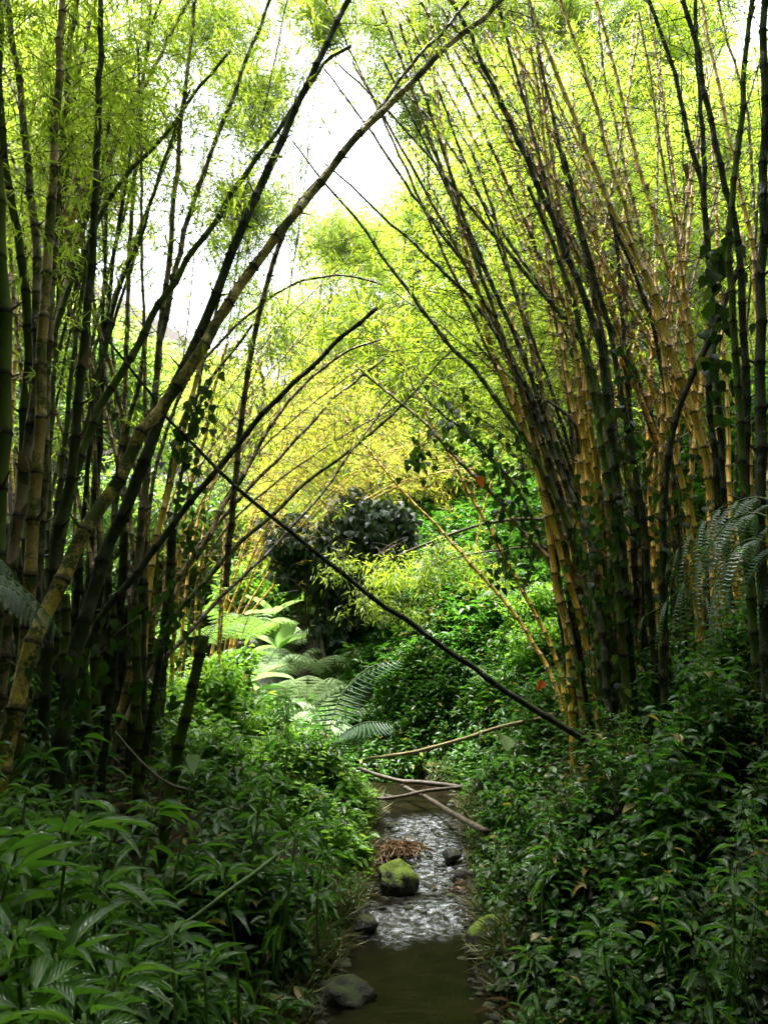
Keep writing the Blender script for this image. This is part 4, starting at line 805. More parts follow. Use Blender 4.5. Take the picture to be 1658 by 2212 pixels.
# ------------------------------------------------------------------ single broad leaved plants in front
def plant(u, v, Y_, h, label, nl=9, length=.17, mt='lance_leaf', tpl=None, tiers=3, ratio=.26, tilt=.2, name='broadleaf_plant', group='tall plants in the foreground', droop=.2):
    if mt == 'lance_leaf': length *= .66; ratio = .23; nl += 2; tiers += 1
    c = P(u, v, Y_); zt = c[2]; base = np.array([[c[0], c[1], zt - h]])
    t = empty(name, base[0], label, 'plant', group)
    gs, gl = Geo(), Geo()
    ld = nrm(np.array([random.uniform(-tilt, tilt), random.uniform(-tilt, tilt), 1.0])); b0 = c - ld*h
    cl_ = catmull([b0, (b0 + c)/2 + [random.uniform(-.02, .02), 0, 0], c], 5); add_tube(gs, cl_, np.linspace(.006, .003, len(cl_)), 5)
    for i in range(tiers):
        pp = c - ld*h*.20*i; n = nl if i == 0 else 4; a = random.uniform(0, 6.28) + np.arange(n)*2.4 + rng.normal(0, .2, n)
        el = rng.uniform(.0, .9, n) - droop - .25*i; ax = np.c_[np.cos(a)*np.cos(el), np.sin(a)*np.cos(el), np.sin(el)]
        ll = length*rng.uniform(.6, 1.12, n)
        leaves(gl, T_LANCE if tpl is None else tpl, pp[None] + ax*.02 - ld*rng.uniform(0, .03, n)[:, None], ax, nrm(np.c_[rng.normal(0, .2, (n, 2)), np.ones(n)]), ll, ll*ratio*rng.uniform(.9, 1.15, n))
    gs.build('stem', M['stem'], t); gl.build('leaves', M[mt], t)
for a in [
 (60, 1800, 1.75, .55, 'broad ribbed leaves spreading at the left edge, topmost tall plant', 9, .20),
 (150, 1790, 1.6, .55, 'big ribbed plant with two wide veined leaves left of the drooping yellow leaf', 10, .20),
 (255, 1770, 1.9, .55, 'plant with a hanging yellowish leaf beside a brown withered one', 9, .17),
 (330, 1745, 2.3, .5, 'silvery topped plant, rightmost of the row catching light', 9, .16),
 (20, 1880, 1.45, .5, 'pale green plant with a thick upright stalk at the left edge', 9, .19),
 (210, 1900, 1.7, .45, 'plant with torn ragged leaves below the wide veined ones', 8, .18),
 (30, 2010, 1.3, .45, 'plant with bluish sheen leaves low on the left edge', 9, .17),
 (300, 1930, 1.95, .45, 'star shaped plant in the middle of the left foreground', 8, .16),
 (120, 2060, 1.3, .4, 'drooping dark leaved plant in the lower left', 9, .17),
 (250, 2110, 1.35, .4, 'plant with one long bright pointed leaf at lower left', 9, .17),
 (60, 2160, 1.15, .35, 'big leaved plant in the bottom left corner', 9, .17),
 (370, 2020, 1.8, .4, 'lance leaved plant beside the long bare stalk', 8, .15),
 (440, 2080, 1.9, .35, 'shaded plant with thin leaves left of the boulder', 8, .14),
 (180, 2190, 1.1, .3, 'plant cut by the bottom edge of the photo at left', 9, .16),
 (480, 1880, 2.5, .5, 'slender plant with broad leaf at the end of the bare stalk', 8, .15),
 (640, 1795, 3.0, .5, 'plant with large bluish leaves leaning out toward the stream', 9, .17),
 (560, 1760, 3.3, .5, 'tall plant with long leaves near the middle of the left bank', 9, .15),
 (590, 1680, 4.0, .5, 'drooping branchy plant above the left bank thicket', 10, .16),
 (420, 1650, 3.0, .5, 'plant holding one pale heart shaped leaf up in the dark', 6, .12),
 (700, 1840, 3.4, .4, 'leafy spray hanging over the mossy rock', 9, .14),
 (60, 1700, 2.7, .4, 'small plant before the dark stubs at far left', 8, .12),
 (1110, 1640, 5.0, .5, 'stalky plant with one upright pale leaf on the right bank', 7, .17),
 (1300, 2010, 2.6, .35, 'veined leafed plant in the lower middle of the right bank', 8, .13),
 (1150, 2060, 2.9, .3, 'curled drooping plant overhanging the near pool on the right', 9, .11),
 (1500, 2020, 2.1, .35, 'larger leaved plant low on the right bank', 8, .13),
 (1580, 1880, 2.3, .35, 'pale leaved sprig near the right edge', 7, .12),
 (1420, 1900, 2.9, .35, 'bright young plant halfway up the right bank', 7, .11),
 (1190, 1820, 4.0, .4, 'plant with two tall narrow leaves above the right waterline', 7, .16),
]: plant(*a)
# a shaded drooping palm-like frond in the foreground
def frond(g, c, width, n=26, tpl=T_STRIP, droop=.35, ratio=.16, up=(0, 0, 1), flat=.0, start=.12):
    """single pinnate frond on the polyline c"""
    c = catmull(c, 8); s = curve_len(c); s /= s[-1]
    f = np.linspace(start, .99, n); p = np.stack([np.interp(f, s, c[:, k]) for k in range(3)], 1)
    T = nrm(np.stack([np.interp(f, s, np.gradient(c[:, k], s)) for k in range(3)], 1)); U = np.broadcast_to(nrm(np.array(up, float)), T.shape)
    S = nrm(np.cross(T, U)); prof = np.sin(np.pi*np.clip(f*.93 + .07, 0, 1))**.6
    for sg in (-1, 1):
        ax = nrm(S*sg*.92 + T*.42 + np.array([0, 0, -droop])); ll = width*prof*rng.uniform(.93, 1.05, n)
        leaves(g, tpl, p, ax, nrm(np.cross(ax, T)*sg*-1 + U*.2), ll, ll*ratio)
    return c
def fern(name, label, fronds, width, mt, bip=True, n=22, w=.12, group=None, trunk=None, droop=.3, cat='fern', rach=.006):
    """fronds: list of 3D polylines. bip = twice divided"""
    t = empty(name, fronds[0][0], label, cat, group)
    for fr in fronds:
        gl, gs = Geo(), Geo()
        c = catmull(fr, 8); s = curve_len(c); tot = s[-1]; s = s/s[-1]
        add_tube(gs, c, np.linspace(rach, rach*.3, len(c)), 5)
        if bip:
            f = np.linspace(.10, .99, n); p = np.stack([np.interp(f, s, c[:, k]) for k in range(3)], 1)
            T = nrm(np.stack([np.interp(f, s, np.gradient(c[:, k], s)) for k in range(3)], 1)); S = nrm(np.cross(T, [0, 0.05, 1])); prof = np.sin(np.pi*np.clip(f*.86 + .12, 0, 1))**.7
            for sg in (-1, 1):
                ax = nrm(S*sg*.95 + T*.45 + np.array([0, 0, -droop*.4])); ll = width*prof*rng.uniform(.9, 1.08, n)
                ts = np.linspace(0, 1, 5); A = p[:, None] + ax[:, None]*(ts[None, :, None]*ll[:, None, None]); A[:, :, 2] -= ts[None]**2*ll[:, None]*droop
                thin_tubes(gs, A, 3, .0022, .0008)
                m = 20; tt = np.linspace(.06, .98, m); ix = (tt*4).clip(0, 3.999); i0 = ix.astype(int); fr_ = (ix - i0)[None, :, None]
                B = A[:, i0]*(1 - fr_) + A[:, i0 + 1]*fr_; D = nrm(A[:, i0 + 1] - A[:, i0]); Nn = nrm(np.cross(D, T[:, None]*sg)); Nn = np.where(Nn[..., 2:3] < 0, -Nn, Nn); Sd = np.cross(Nn, D)
                pl = (w*width*np.sin(np.pi*(tt*.85 + .13))**.6)[None]*prof[:, None]
                for s2 in (-1, 1):
                    a2 = nrm(Sd*s2 + D*.35 - Nn*.1)
                    leaves(gl, T_STRIP, B.reshape(-1, 3), a2.reshape(-1, 3), Nn.reshape(-1, 3), pl.ravel(), np.repeat(ll/m*.48, m))
        else:
            frond(gl, fr, width, n, droop=droop, ratio=w)
        r = gs.build('frond', M['stem'], t)
        gl2 = gl.build('leaves', M[mt], None); 
        if gl2: 
            v = np.concatenate(gl.v) - np.array(t.location); gl2.data.vertices.foreach_set('co', v.astype(np.float32).ravel()); gl2.data.update(); gl2.parent = r
    if trunk:
        g = Geo(); c = catmull(trunk[0], 8); r = np.linspace(trunk[1], trunk[2], len(c))*(1 + .08*np.sin(np.arange(len(c))*2.3)); add_tube(g, c, r, 9); g.build('trunk', M['bark'], t)
    return t
def PP(l): return [P(*a) for a in l]
# drooping fern over the right bank
fr = [PP([(1700, 1110, 3.6), (1640, 1075, 3.7), (1560, 1095, 3.8), (1490, 1150, 3.85), (1440, 1220, 3.9)]),
      PP([(1720, 1170, 3.3), (1640, 1110, 3.4), (1570, 1130, 3.5), (1510, 1210, 3.5), (1450, 1290, 3.55), (1385, 1335, 3.6)]),
      PP([(1740, 1250, 3.2), (1650, 1170, 3.3), (1590, 1180, 3.35), (1540, 1260, 3.4), (1500, 1330, 3.4)]),
      PP([(1740, 1120, 3.9), (1680, 1060, 4.0), (1610, 1075, 4.1), (1540, 1130, 4.2), (1500, 1170, 4.2)]),
      PP([(1760, 1330, 3.0), (1680, 1260, 3.1), (1620, 1260, 3.1), (1570, 1310, 3.2), (1530, 1370, 3.2)])]
fern('fern', 'large silvery fern with drooping fronds hanging at the right edge', fr[:4], .34, 'fern_silver', n=8, w=.085, droop=.8)
fern('fern', 'small grey green fern hanging at the left edge below the culms', [PP([(-60, 1230, 3.4), (-10, 1235, 3.4), (40, 1262, 3.4), (90, 1310, 3.4), (135, 1370, 3.4)]), PP([(-60, 1280, 3.3), (0, 1262, 3.3), (50, 1290, 3.3), (80, 1340, 3.3)]), PP([(-70, 1190, 3.5), (-10, 1200, 3.5), (30, 1245, 3.5)])], .17, 'fern_silver', n=11, w=.16, droop=.35)
fern('fern', 'dark arching fern with comb like fronds beside the clearing', [PP([(705, 1640, 6.8), (715, 1560, 6.8), (745, 1490, 6.9), (800, 1440, 7.0), (870, 1425, 7.1)]), PP([(712, 1640, 6.7), (735, 1590, 6.6), (790, 1560, 6.5), (850, 1565, 6.5)]), PP([(712, 1650, 6.7), (760, 1600, 6.6), (820, 1590, 6.5)])][:2], .36, 'fern_silver', n=24, w=.055, droop=.55, bip=False)
def rosette(u, v, Y_, R_, label, mt, n=9, width=.3, trunk_h=0, nn=12, el=.75, bip=True, group='ferns in the clearing', name='fern'):
    c = P(u, v + 25, Y_); fr = []; R_ = R_*.85; width = width*.8; n = n - 1
    for i in range(n):
        a = 6.28*i/n + random.uniform(-.25, .25); e = el + random.uniform(-.25, .2); d = np.array([math.cos(a)*math.cos(e), math.sin(a)*math.cos(e), math.sin(e)]); r = R_*random.uniform(.8, 1.1)
        fr.append([c, c + d*r*.35, c + d*r*.7 - [0, 0, r*.06], c + d*r - [0, 0, r*.30]])
    tr = None
    if trunk_h: tr = ([c - [0.05, 0, trunk_h], c - [.0, 0, trunk_h*.5], c], .06, .045)
    fern(name, label, fr, width, mt, bip=bip, n=nn, w=.10, group=group, trunk=tr)
for a in [
 (520, 1360, 9.0, .95, 'yellow green tree fern on a short trunk at the left of the clearing', 'bright_leaf', 10, .3, .6),
 (440, 1370, 8.4, .8, 'bright fern half behind the leaning stub', 'bright_leaf', 8, .28, 0),
 (600, 1440, 10.5, 1.0, 'pale fern highest on the sunlit slope', 'fern_pale_lit', 9, .34, 0),
 (620, 1370, 11.4, 1.0, 'pale fern under the paddle leaved plants', 'fern_pale_lit', 9, .34, 0),
 (700, 1540, 9.6, .9, 'pale fern lowest right on the sunlit slope', 'fern_pale_lit', 9, .34, 0),
 (560, 1440, 10.2, .9, 'pale fern at the left rim of the sunlit slope', 'fern_pale_lit', 9, .34, 0),
 (590, 1580, 8.6, .8, 'pale fern nearest the sunlit plants at the left of the slope', 'fern_pale_lit', 9, .34, 0),
 (660, 1590, 8.8, .8, 'pale fern nearest the stream on the sunlit slope', 'fern_pale_lit', 9, .34, 0),
 (660, 1500, 10.0, 1.1, 'pale fern in the middle of the sunlit slope', 'fern_pale_lit', 10, .36, 0),
 (570, 1530, 9.4, .9, 'pale fern lowest left on the sunlit slope', 'fern_pale_lit', 9, .32, 0),
 (720, 1440, 10.6, 1.1, 'pale fern near the foot of the ivy covered trunk', 'fern_pale_lit', 9, .34, 0),
 (640, 1560, 9.0, .8, 'bluish fern just above the sunlit plants', 'fern_silver', 9, .3, 0),
 (1010, 1335, 10.5, .9, 'light green tree fern catching sun among dark foliage', 'fern_pale_lit', 8, .34, .8),
 (900, 1330, 11.5, 1.1, 'dark tree fern left of the light green one', 'fern', 10, .36, .8),
 (860, 1290, 12.5, 1.2, 'dark tree fern behind the yellow bamboo spray', 'fern', 10, .38, 1.0),
 (1090, 1470, 8.6, .8, 'fern below the slanting dead pole on the right', 'fern', 9, .3, 0),
 (960, 1420, 9.8, .9, 'fern behind the slanting dead pole near its middle', 'fern', 9, .32, 0),
 (1130, 1290, 9.5, .9, 'fern behind the thin leaning yellow culms', 'fern', 9, .32, .4),
 (1000, 1240, 12.0, 1.2, 'blue green tree fern under the mossy boughs', 'fern', 10, .38, .8),
 (800, 1400, 11.0, 1.0, 'dark fern in the shade right of the ivy covered trunk', 'fern', 9, .34, 0)]: rosette(*a)
# banana-like leaves in the clearing
for (u, v, Y_, h, k, lb) in [(600, 1400, 10.8, .9, 6, 'broad leaved plant with paddle leaves in the sunlit clearing'), (650, 1290, 12.0, 1.1, 7, 'tall broad leaved plant above the rock ledge'),
                          (550, 1470, 9.6, .8, 5, 'plant with one upright spear leaf left of the pale ferns'), (700, 1260, 12.4, 1.0, 6, 'broad leaved plant beside the ivy covered trunk'), (590, 1330, 11.4, .9, 6, 'paddle leaved plant behind the tree fern')]:
    plant(u, v, Y_, h, lb, k, .62, 'big_leaf', T_BIG, 2, .32, name='paddle_leaf_plant', group='broad leaved plants in the clearing', droop=-.1)
# young palm-like tree in the clearing
t = empty('young_tree', P(715 - 5, 1480, 10.6), 'young tree with a thin red brown trunk leaning in the clearing', 'tree', None)
g = Geo(); c = catmull(PP([(712, 1485, 10.4), (700, 1420, 10.5), (690, 1350, 10.7), (680, 1290, 11)]), 6); add_tube(g, c, np.linspace(.035, .025, len(c)), 7); g.build('trunk', M['deadwood'], t)
g = Geo(); n = 260; q = P(675, 1240, 11) + rdir(n)*rng.uniform(.1, .45, (n, 1)); ax = nrm(rdir(n) + [0, 0, -.2]); leaves(g, T_OVAL, q, ax, nrm(rdir(n)*.5 + [0, 0, 1]), .16, .06); g.build('crown', M['bright_leaf'], t)

# ================================================================== trees
def tree(name, label, base, top, crown, mt, nleaf, lsize, r=.16, bark='bark', cat='tree', group=None, tpl=T_OVAL, lratio=.45, lumps=14, droop=.0, limbs=True):
    """crown: (centre, (rx, ry, rz))"""
    t = empty(name, base, label, cat, group); g = Geo()
    base, top = np.array(base, float), np.array(top, float)
    c = catmull([base, (base*2 + top)/3 + rng.normal(0, .12, 3), (base + 2*top)/3 + rng.normal(0, .12, 3), top], 7)
    add_tube(g, c, np.linspace(r, r*.45, len(c)), 9)
    cc, rad = np.array(crown[0], float), np.array(crown[1], float)
    lc = cc + rdir(lumps)*rad*rng.uniform(.25, .85, (lumps, 1)); lr = rng.uniform(.28, .5, lumps)*rad.mean()
    if limbs:
        for q in lc[:min(lumps, 14)]:
            k = rng.uniform(.5, 1); a = c[int(k*(len(c) - 1))]; m = (a + q)/2 + rng.normal(0, .15, 3) + [0, 0, .1]
            cb = catmull([a, m, q], 5); add_tube(g, cb, np.linspace(r*.4, r*.08, len(cb)), 6)
    g.build('trunk', M[bark], t)
    n = nleaf; idx = rng.integers(0, lumps, n); d = rdir(n); rr_ = lr[idx]*rng.uniform(.35, 1.08, n)**.7
    nc = n//7; tw = lc[idx[:nc]] + d[:nc]*rr_[:nc, None]*np.array([1, 1, .75]); ps = np.repeat(tw, 7, 0) + rng.normal(0, lsize*.55, (nc*7, 3)); n = len(ps)
    ax = nrm(rdir(n)*.8 + np.repeat(d[:nc], 7, 0)*.4 + [0, 0, -droop - .15]); nm = nrm(rdir(n)*.6 + [0, 0, .8]); ll = lsize*rng.uniform(.6, 1.25, n)
    gl = Geo(); leaves(gl, tpl, ps, ax, nm, ll, ll*lratio); gl.build('crown', M[mt], t)
    return t
def gz(p): return np.array([p[0], p[1], float(ground_z(p[0], p[1])) - .1])
# trees beyond, seen through the gap and between the culms
BT = 'trees beyond the bamboo'
for (u, v, Y_, rx, rz, mt, n, ls, lb) in [
 (110, 120, 18, 3.8, 2.8, 'bam_leaf', 24000, .16, 'feathery tree filling the upper left behind the culms'),
 (700, 720, 24, 3.8, 3.0, 'bam_leaf', 34000, .17, 'feathery yellow green tree rising behind the left arches'),
 (880, 560, 25, 4.0, 3.2, 'bam_leaf', 52650, .17, 'rounded feathery tree top right of the white sky'),
 (1080, 420, 24, 4.6, 4.2, 'bam_leaf', 60750, .17, 'tall bright feathery tree behind the right clump'),
 (1350, 380, 22, 5.2, 4.4, 'bam_leaf', 68850, .17, 'tallest bright feathery tree at the upper right'),
 (1600, 480, 20, 4.4, 4.6, 'bam_leaf', 48600, .15, 'bright feathery tree behind the right edge culms'),
 (800, 850, 20, 3.6, 2.4, 'gold_leaf', 21600, .14, 'yellow green tree mass just above the golden fan'),
 (1000, 780, 19, 3.4, 2.8, 'bam_leaf', 48600, .14, 'lower bright tree behind the leaning culms'),
 (1250, 760, 18, 3.6, 3.2, 'bam_leaf', 48600, .14, 'middle bright tree behind the dense right culms'),
 (560, 900, 18, 2.8, 2.4, 'gold_leaf', 12150, .14, 'small golden tree behind the left low arches'),
 (900, 1080, 15.5, 2.4, 1.9, 'pale_leaf', 16000, .13, 'pale green leafy tree above the mossy boughs'),
 (1060, 1030, 15, 2.2, 2.0, 'pale_leaf', 16000, .13, 'pale green tree seen between the right leaning culms'),
 (1200, 1060, 14, 2.2, 2.0, 'tree_leaf', 12000, .13, 'green tree behind the base of the right clump'),
 (990, 1230, 14, 2.2, 1.1, 'under_leaf', 13000, .12, 'dark shrubby tree above the ferns'),
 (620, 1150, 15, 2.0, 1.4, 'pale_leaf', 12000, .13, 'pale leafy tree behind the golden fan'),
 (170, 880, 16, 2.6, 2.0, 'tree_leaf', 11000, .16, 'dark tree seen between the left clump culms'),
 (30, 700, 17, 3.0, 3.0, 'tree_leaf', 9000, .18, 'dark tree beyond the left edge of the photo'),
 (330, 1120, 14, 1.9, 1.2, 'tree_leaf', 9000, .14, 'low dark tree behind the foot of the left clump'),
 (1500, 800, 15, 2.8, 2.8, 'bam_leaf', 29700, .14, 'dark green tree low behind the right clump')]:
    c = P(u, v, Y_); b = gz(c + [random.uniform(-.5, .5), 0, 0]); bam = mt in ('bam_leaf', 'gold_leaf')
    tree('feathery_tree' if bam else 'leafy_tree', lb, b, c, (c, (rx, rx*.8, rz)), mt, n, ls, r=.14 if Y_ < 18 else .2, group=BT, tpl=T_BAM if bam else T_OVAL, lratio=.17 if bam else .45, lumps=26)
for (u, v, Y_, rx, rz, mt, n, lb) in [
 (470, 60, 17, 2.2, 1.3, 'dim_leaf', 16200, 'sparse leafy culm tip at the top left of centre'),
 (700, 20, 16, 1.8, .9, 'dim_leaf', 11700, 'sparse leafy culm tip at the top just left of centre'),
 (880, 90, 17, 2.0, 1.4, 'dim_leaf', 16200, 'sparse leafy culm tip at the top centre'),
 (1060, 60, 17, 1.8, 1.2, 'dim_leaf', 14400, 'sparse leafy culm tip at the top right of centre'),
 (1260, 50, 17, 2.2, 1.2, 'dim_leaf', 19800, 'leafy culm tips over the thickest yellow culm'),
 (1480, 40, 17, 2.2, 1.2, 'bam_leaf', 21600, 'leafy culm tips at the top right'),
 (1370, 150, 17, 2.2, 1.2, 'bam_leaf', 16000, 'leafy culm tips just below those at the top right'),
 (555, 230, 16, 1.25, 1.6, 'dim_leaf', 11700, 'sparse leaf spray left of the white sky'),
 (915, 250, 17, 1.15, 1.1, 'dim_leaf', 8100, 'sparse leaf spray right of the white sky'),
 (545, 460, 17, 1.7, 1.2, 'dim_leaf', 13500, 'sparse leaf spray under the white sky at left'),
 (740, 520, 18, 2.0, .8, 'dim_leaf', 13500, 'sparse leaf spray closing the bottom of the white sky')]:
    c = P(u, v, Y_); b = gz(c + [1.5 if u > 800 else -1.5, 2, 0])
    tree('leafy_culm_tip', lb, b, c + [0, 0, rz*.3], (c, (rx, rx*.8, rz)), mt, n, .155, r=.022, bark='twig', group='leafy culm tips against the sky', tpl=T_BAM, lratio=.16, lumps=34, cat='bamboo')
# the wooded hillside far behind everything
n = 9000; q = np.c_[rng.uniform(-22, 24, n), rng.uniform(24, 40, n), np.zeros(n)]; q[:, 2] = ground_z(q[:, 0], q[:, 1]) + rng.uniform(0, 3.4, n)
q = q[q[:, 2] > 0]; q = np.repeat(q, 9, 0) + rng.normal(0, .35, (len(q)*9, 3)); g = Geo(); n = len(q)
leaves(g, T_BAM, q, nrm(rdir(n) + [0, 0, -.3]), nrm(rdir(n)*.7 + [0, 0, .7]), rng.uniform(.25, .5, n), rng.uniform(.08, .16, n))
tag(g.build('far_woods', M['pale_leaf']), 'hazy green woods covering the hillside far behind', 'woods', kind='stuff')
# low dark shrubs behind the clearing floor
for (u, v, Y_, rx, rz, mt, n, ls, lb) in [
 (860, 1380, 12.0, 1.0, .6, 'vine_leaf', 5000, .09, 'dark shrub in the deep shade left of centre floor'),
 (960, 1360, 11.5, 1.0, .5, 'under_leaf', 5000, .09, 'shrub below the light green tree fern'),  # this shrub and the next: shade put in by a darker leaf
 (1080, 1390, 10.5, .9, .6, 'under_leaf', 5000, .08, 'shrub between the ferns and the leaning yellow culms'),
 (1170, 1430, 8.5, .6, .5, 'bright_leaf', 3500, .07, 'bright shrub against the foot of the yellow culms'),
 (1160, 1350, 9.2, .6, .6, 'bright_leaf', 3500, .07, 'bright shrub behind the thin leaning yellow culms'),
 (500, 1470, 7.4, .5, .4, 'bright_leaf', 3500, .075, 'sunlit shrub right of the leaning stub'),
 (470, 1540, 6.4, .5, .35, 'bright_leaf', 3500, .075, 'sunlit shrub lower down by the leaning stub'),
 (690, 1230, 12.6, .9, .5, 'pale_leaf', 4500, .11, 'pale shrub left of the ivy covered trunk'),
 (560, 1270, 12.0, .9, .5, 'bright_leaf', 4500, .11, 'bright shrub under the golden fan')]:
    c = P(u, v, Y_); b = gz(c); b[2] = min(b[2], c[2] - .3)
    tree('shrub', lb, b, c, (c, (rx, rx*.7, rz)), mt, n, ls, r=.03, cat='shrub', group='shrubs round the clearing', lumps=12)
# yellow bamboo spray hanging below the mossy boughs
for (u, v, Y_, rr0, n, lb) in [(735, 1215, 9.6, .34, 500, 'yellow green leaf spray crossing the ivy covered trunk'), (830, 1235, 9.2, .42, 900, 'yellow green leaf spray at the tip of the mossy bough'), (905, 1240, 9.1, .42, 950, 'yellow green leaf spray under the middle of the mossy bough'),
                       (975, 1215, 9.0, .40, 800, 'yellow green leaf spray between the two mossy boughs'), (1045, 1240, 8.9, .36, 600, 'yellow green leaf spray furthest right under the boughs'), (880, 1310, 9.2, .42, 650, 'lowest yellow green leaf spray hanging over the ferns'), (785, 1300, 9.4, .34, 500, 'yellow green leaf spray just above the slanting dead pole')]:
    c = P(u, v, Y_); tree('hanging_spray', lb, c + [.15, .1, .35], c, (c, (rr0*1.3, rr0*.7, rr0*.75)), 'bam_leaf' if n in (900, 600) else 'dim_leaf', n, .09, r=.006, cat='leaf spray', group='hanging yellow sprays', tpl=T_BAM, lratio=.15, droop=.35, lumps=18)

# ivy covered trunk
c0, c1 = P(735, 1440, 11.4), P(755, 1085, 11.2)
t = empty('ivy_trunk', gz(c0), 'dark ivy covered old trunk standing at the back of the clearing', 'tree')
g = Geo(); b = gz(c0); c = catmull([b, (b*2 + c1)/3 + [.1, 0, 0], (b + 2*c1)/3 - [.05, 0, 0], c1], 7); add_tube(g, c, np.linspace(.42, .34, len(c)), 14)
cb = catmull([c[-6], P(690, 1150, 11.1), P(650, 1180, 11)], 5); add_tube(g, cb, np.linspace(.2, .1, len(cb)), 8); g.build('trunk', M['bark'], t)
gl = Geo()
for k in range(26):
    a = rng.random(); u, v = (755 + rng.normal(0, 48), 1090 + 170*a + rng.normal(0, 12)) if k < 22 else (rng.uniform(700, 790), rng.uniform(1240, 1400)); rx = rng.uniform(.14, .34); rz = rng.uniform(.16, .42); n = int(520*(rx + rz)/.5)
    d = rdir(n); d[:, 1] = -np.abs(d[:, 1]); q = P(u, v, 10.95 - rng.uniform(0, .35)) + d*np.array([rx, .3, rz])*rng.uniform(.55, 1.25, (n, 1)) + rng.normal(0, .03, (n, 3)); ax = nrm(rdir(n)*.6 + [0, -.2, -.9]); ll = rng.uniform(.06, .13, n); leaves(gl, T_HEART, q, ax, nrm(rdir(n)*.7 + [0, -.8, .5]), ll, ll*rng.uniform(.7, .95, n))
gl.build('ivy_leaves', M['ivy_leaf'], t)
g = Geo(); n = 60; a = np.c_[rng.uniform(-.6, .8, n), rng.uniform(-.8, -.3, n), np.zeros(n)] + P(740, 1190, 11.3); e = a - np.c_[rng.normal(0, .04, n), np.zeros(n), rng.uniform(.6, 1.8, n)]
thin_tubes(g, np.stack([a, (a + e)/2 + rng.normal(0, .03, (n, 3)), e], 1), 3, .006, .004); g.build('aerial_roots', M['deadwood'], t)
# other trunks at the back
for (u0, v0, u1, v1, Y_, w, m, lb) in [(578, 1250, 572, 1130, 14, .12, 'palebark', 'pale slim trunk behind the golden fan'), (855, 1300, 862, 1080, 15, .08, 'bark', 'thin dark trunk right of the ivy covered trunk'), (1160, 1120, 1158, 860, 14, .16, 'palebark', 'pale trunk glimpsed between the leaning culms of the right clump'), (700, 1300, 668, 1170, 12.8, .12, 'bark', 'dark stem leaning left of the ivy covered trunk'), (525, 1300, 560, 1110, 13, .07, 'palebark', 'pale thin trunk left of the pale slim one')]:
    a, b = P(u0, v0, Y_), P(u1, v1, Y_); t = empty('bare_trunk', gz(a), lb, 'tree', 'bare trunks at the back'); g = Geo(); a = gz(a); cb = catmull([a, (a + b)/2 + [.08, 0, 0], b, b + (b - a)*.25 + [.1, 0, 0]], 6); add_tube(g, cb, np.linspace(w, w*.6, len(cb)), 9); g.build('trunk', M[m], t)
    br = rdir(5, .1, .6); 

# ================================================================== vines and small things
def vine(label, pts, Y_, n, size, mt='vine_leaf', spread=.10):
    c = catmull([P(u, v, Y_ + (k % 2)*.1) for k, (u, v) in enumerate(pts)], 8); t = empty('climbing_vine', c[0], label, 'vine', 'climbing vines'); g = Geo(); add_tube(g, c, np.full(len(c), .004), 4); g.build('stem', M['twig'], t)
    i = rng.integers(0, len(c), n); q = c[i] + rdir(n)*rng.uniform(.02, spread, (n, 1)); ax = nrm(rdir(n)*.5 + [0, 0, -.8]); gl = Geo()
    leaves(gl, T_HEART, q, ax, nrm(rdir(n)*.6 + [0, -1, .5]), size*rng.uniform(.7, 1.25, n), size*.85*rng.uniform(.8, 1.1, n)); gl.build('leaves', M[mt], t)
vine('cluster of dark heart shaped leaves dangling against the bright gap', [(985, 900), (950, 930), (915, 965), (900, 1000), (895, 1015)], 5.6, 40, 0.062, spread=.16)
vine('vine with heart shaped leaves climbing the leaning ochre culm', [(960, 870), (1000, 930), (1050, 980), (1090, 1030), (1110, 1100)], 5.5, 60, 0.062, spread=.2)
vine('heart leaved vine trailing down beside the orange leaf', [(1075, 1020), (1085, 1090), (1070, 1160), (1090, 1220), (1085, 1260)], 5.6, 45, 0.062, spread=.17)
vine('vine hanging in front of the left edge of the right clump', [(1110, 930), (1130, 1010), (1120, 1100), (1150, 1180), (1140, 1260)], 5.4, 45, 0.058, spread=.16)
vine('leafy vine climbing the tangled middle of the right clump', [(1330, 1500), (1340, 1350), (1320, 1200), (1350, 1050), (1330, 900), (1345, 800)], 5.0, 130, 0.062, spread=.30)
vine('vine draped over the dark foot of the right clump', [(1280, 1500), (1270, 1350), (1290, 1200), (1265, 1080)], 5.0, 110, 0.058, spread=.26)
vine('vine wrapping the dark culms above the silvery fern', [(1440, 1450), (1450, 1300), (1430, 1180), (1470, 1080), (1440, 980)], 4.9, 110, 0.058, spread=.28)
vine('large leaved vine high on the black culms at the right', [(1560, 900), (1550, 780), (1565, 680), (1550, 590), (1560, 540)], 4.6, 60, 0.094, spread=.2)
vine('vine creeping along the thick mossy culm at mid left', [(445, 820), (420, 900), (400, 960), (390, 1040)], 4.8, 60, 0.062, spread=.16)
vine('vine leaves round the foot of the yellow culms at mid left', [(400, 1250), (415, 1150), (410, 1050), (385, 960)], 5.2, 55, 0.058, spread=.18)
vine('leafy climber over the dark stubs of the left clump', [(120, 1560), (180, 1450), (240, 1380), (300, 1330)], 3.7, 45, 0.054, spread=.3)
vine('sparse climber on the stubs by the leaning rounded one', [(330, 1600), (350, 1480), (365, 1350), (380, 1250)], 4.1, 60, 0.050, spread=.25)
def bit(name, label, u, v, Y_, size, m, ratio, ax, cat, tpl=T_HEART):
    g = Geo(); c = P(u, v, Y_); leaves(g, tpl, c[None], np.array([ax], float), np.array([[0, -1, .25]]), size, size*ratio); o = g.build(name, M[m]); tag(o, label, cat)
    return o
bit('dead_leaf', 'orange dead leaf caught on the ochre and black culm', 1035, 1032, 5.55, .085, 'red_leaf', .85, (.25, -.2, -1), 'leaf')
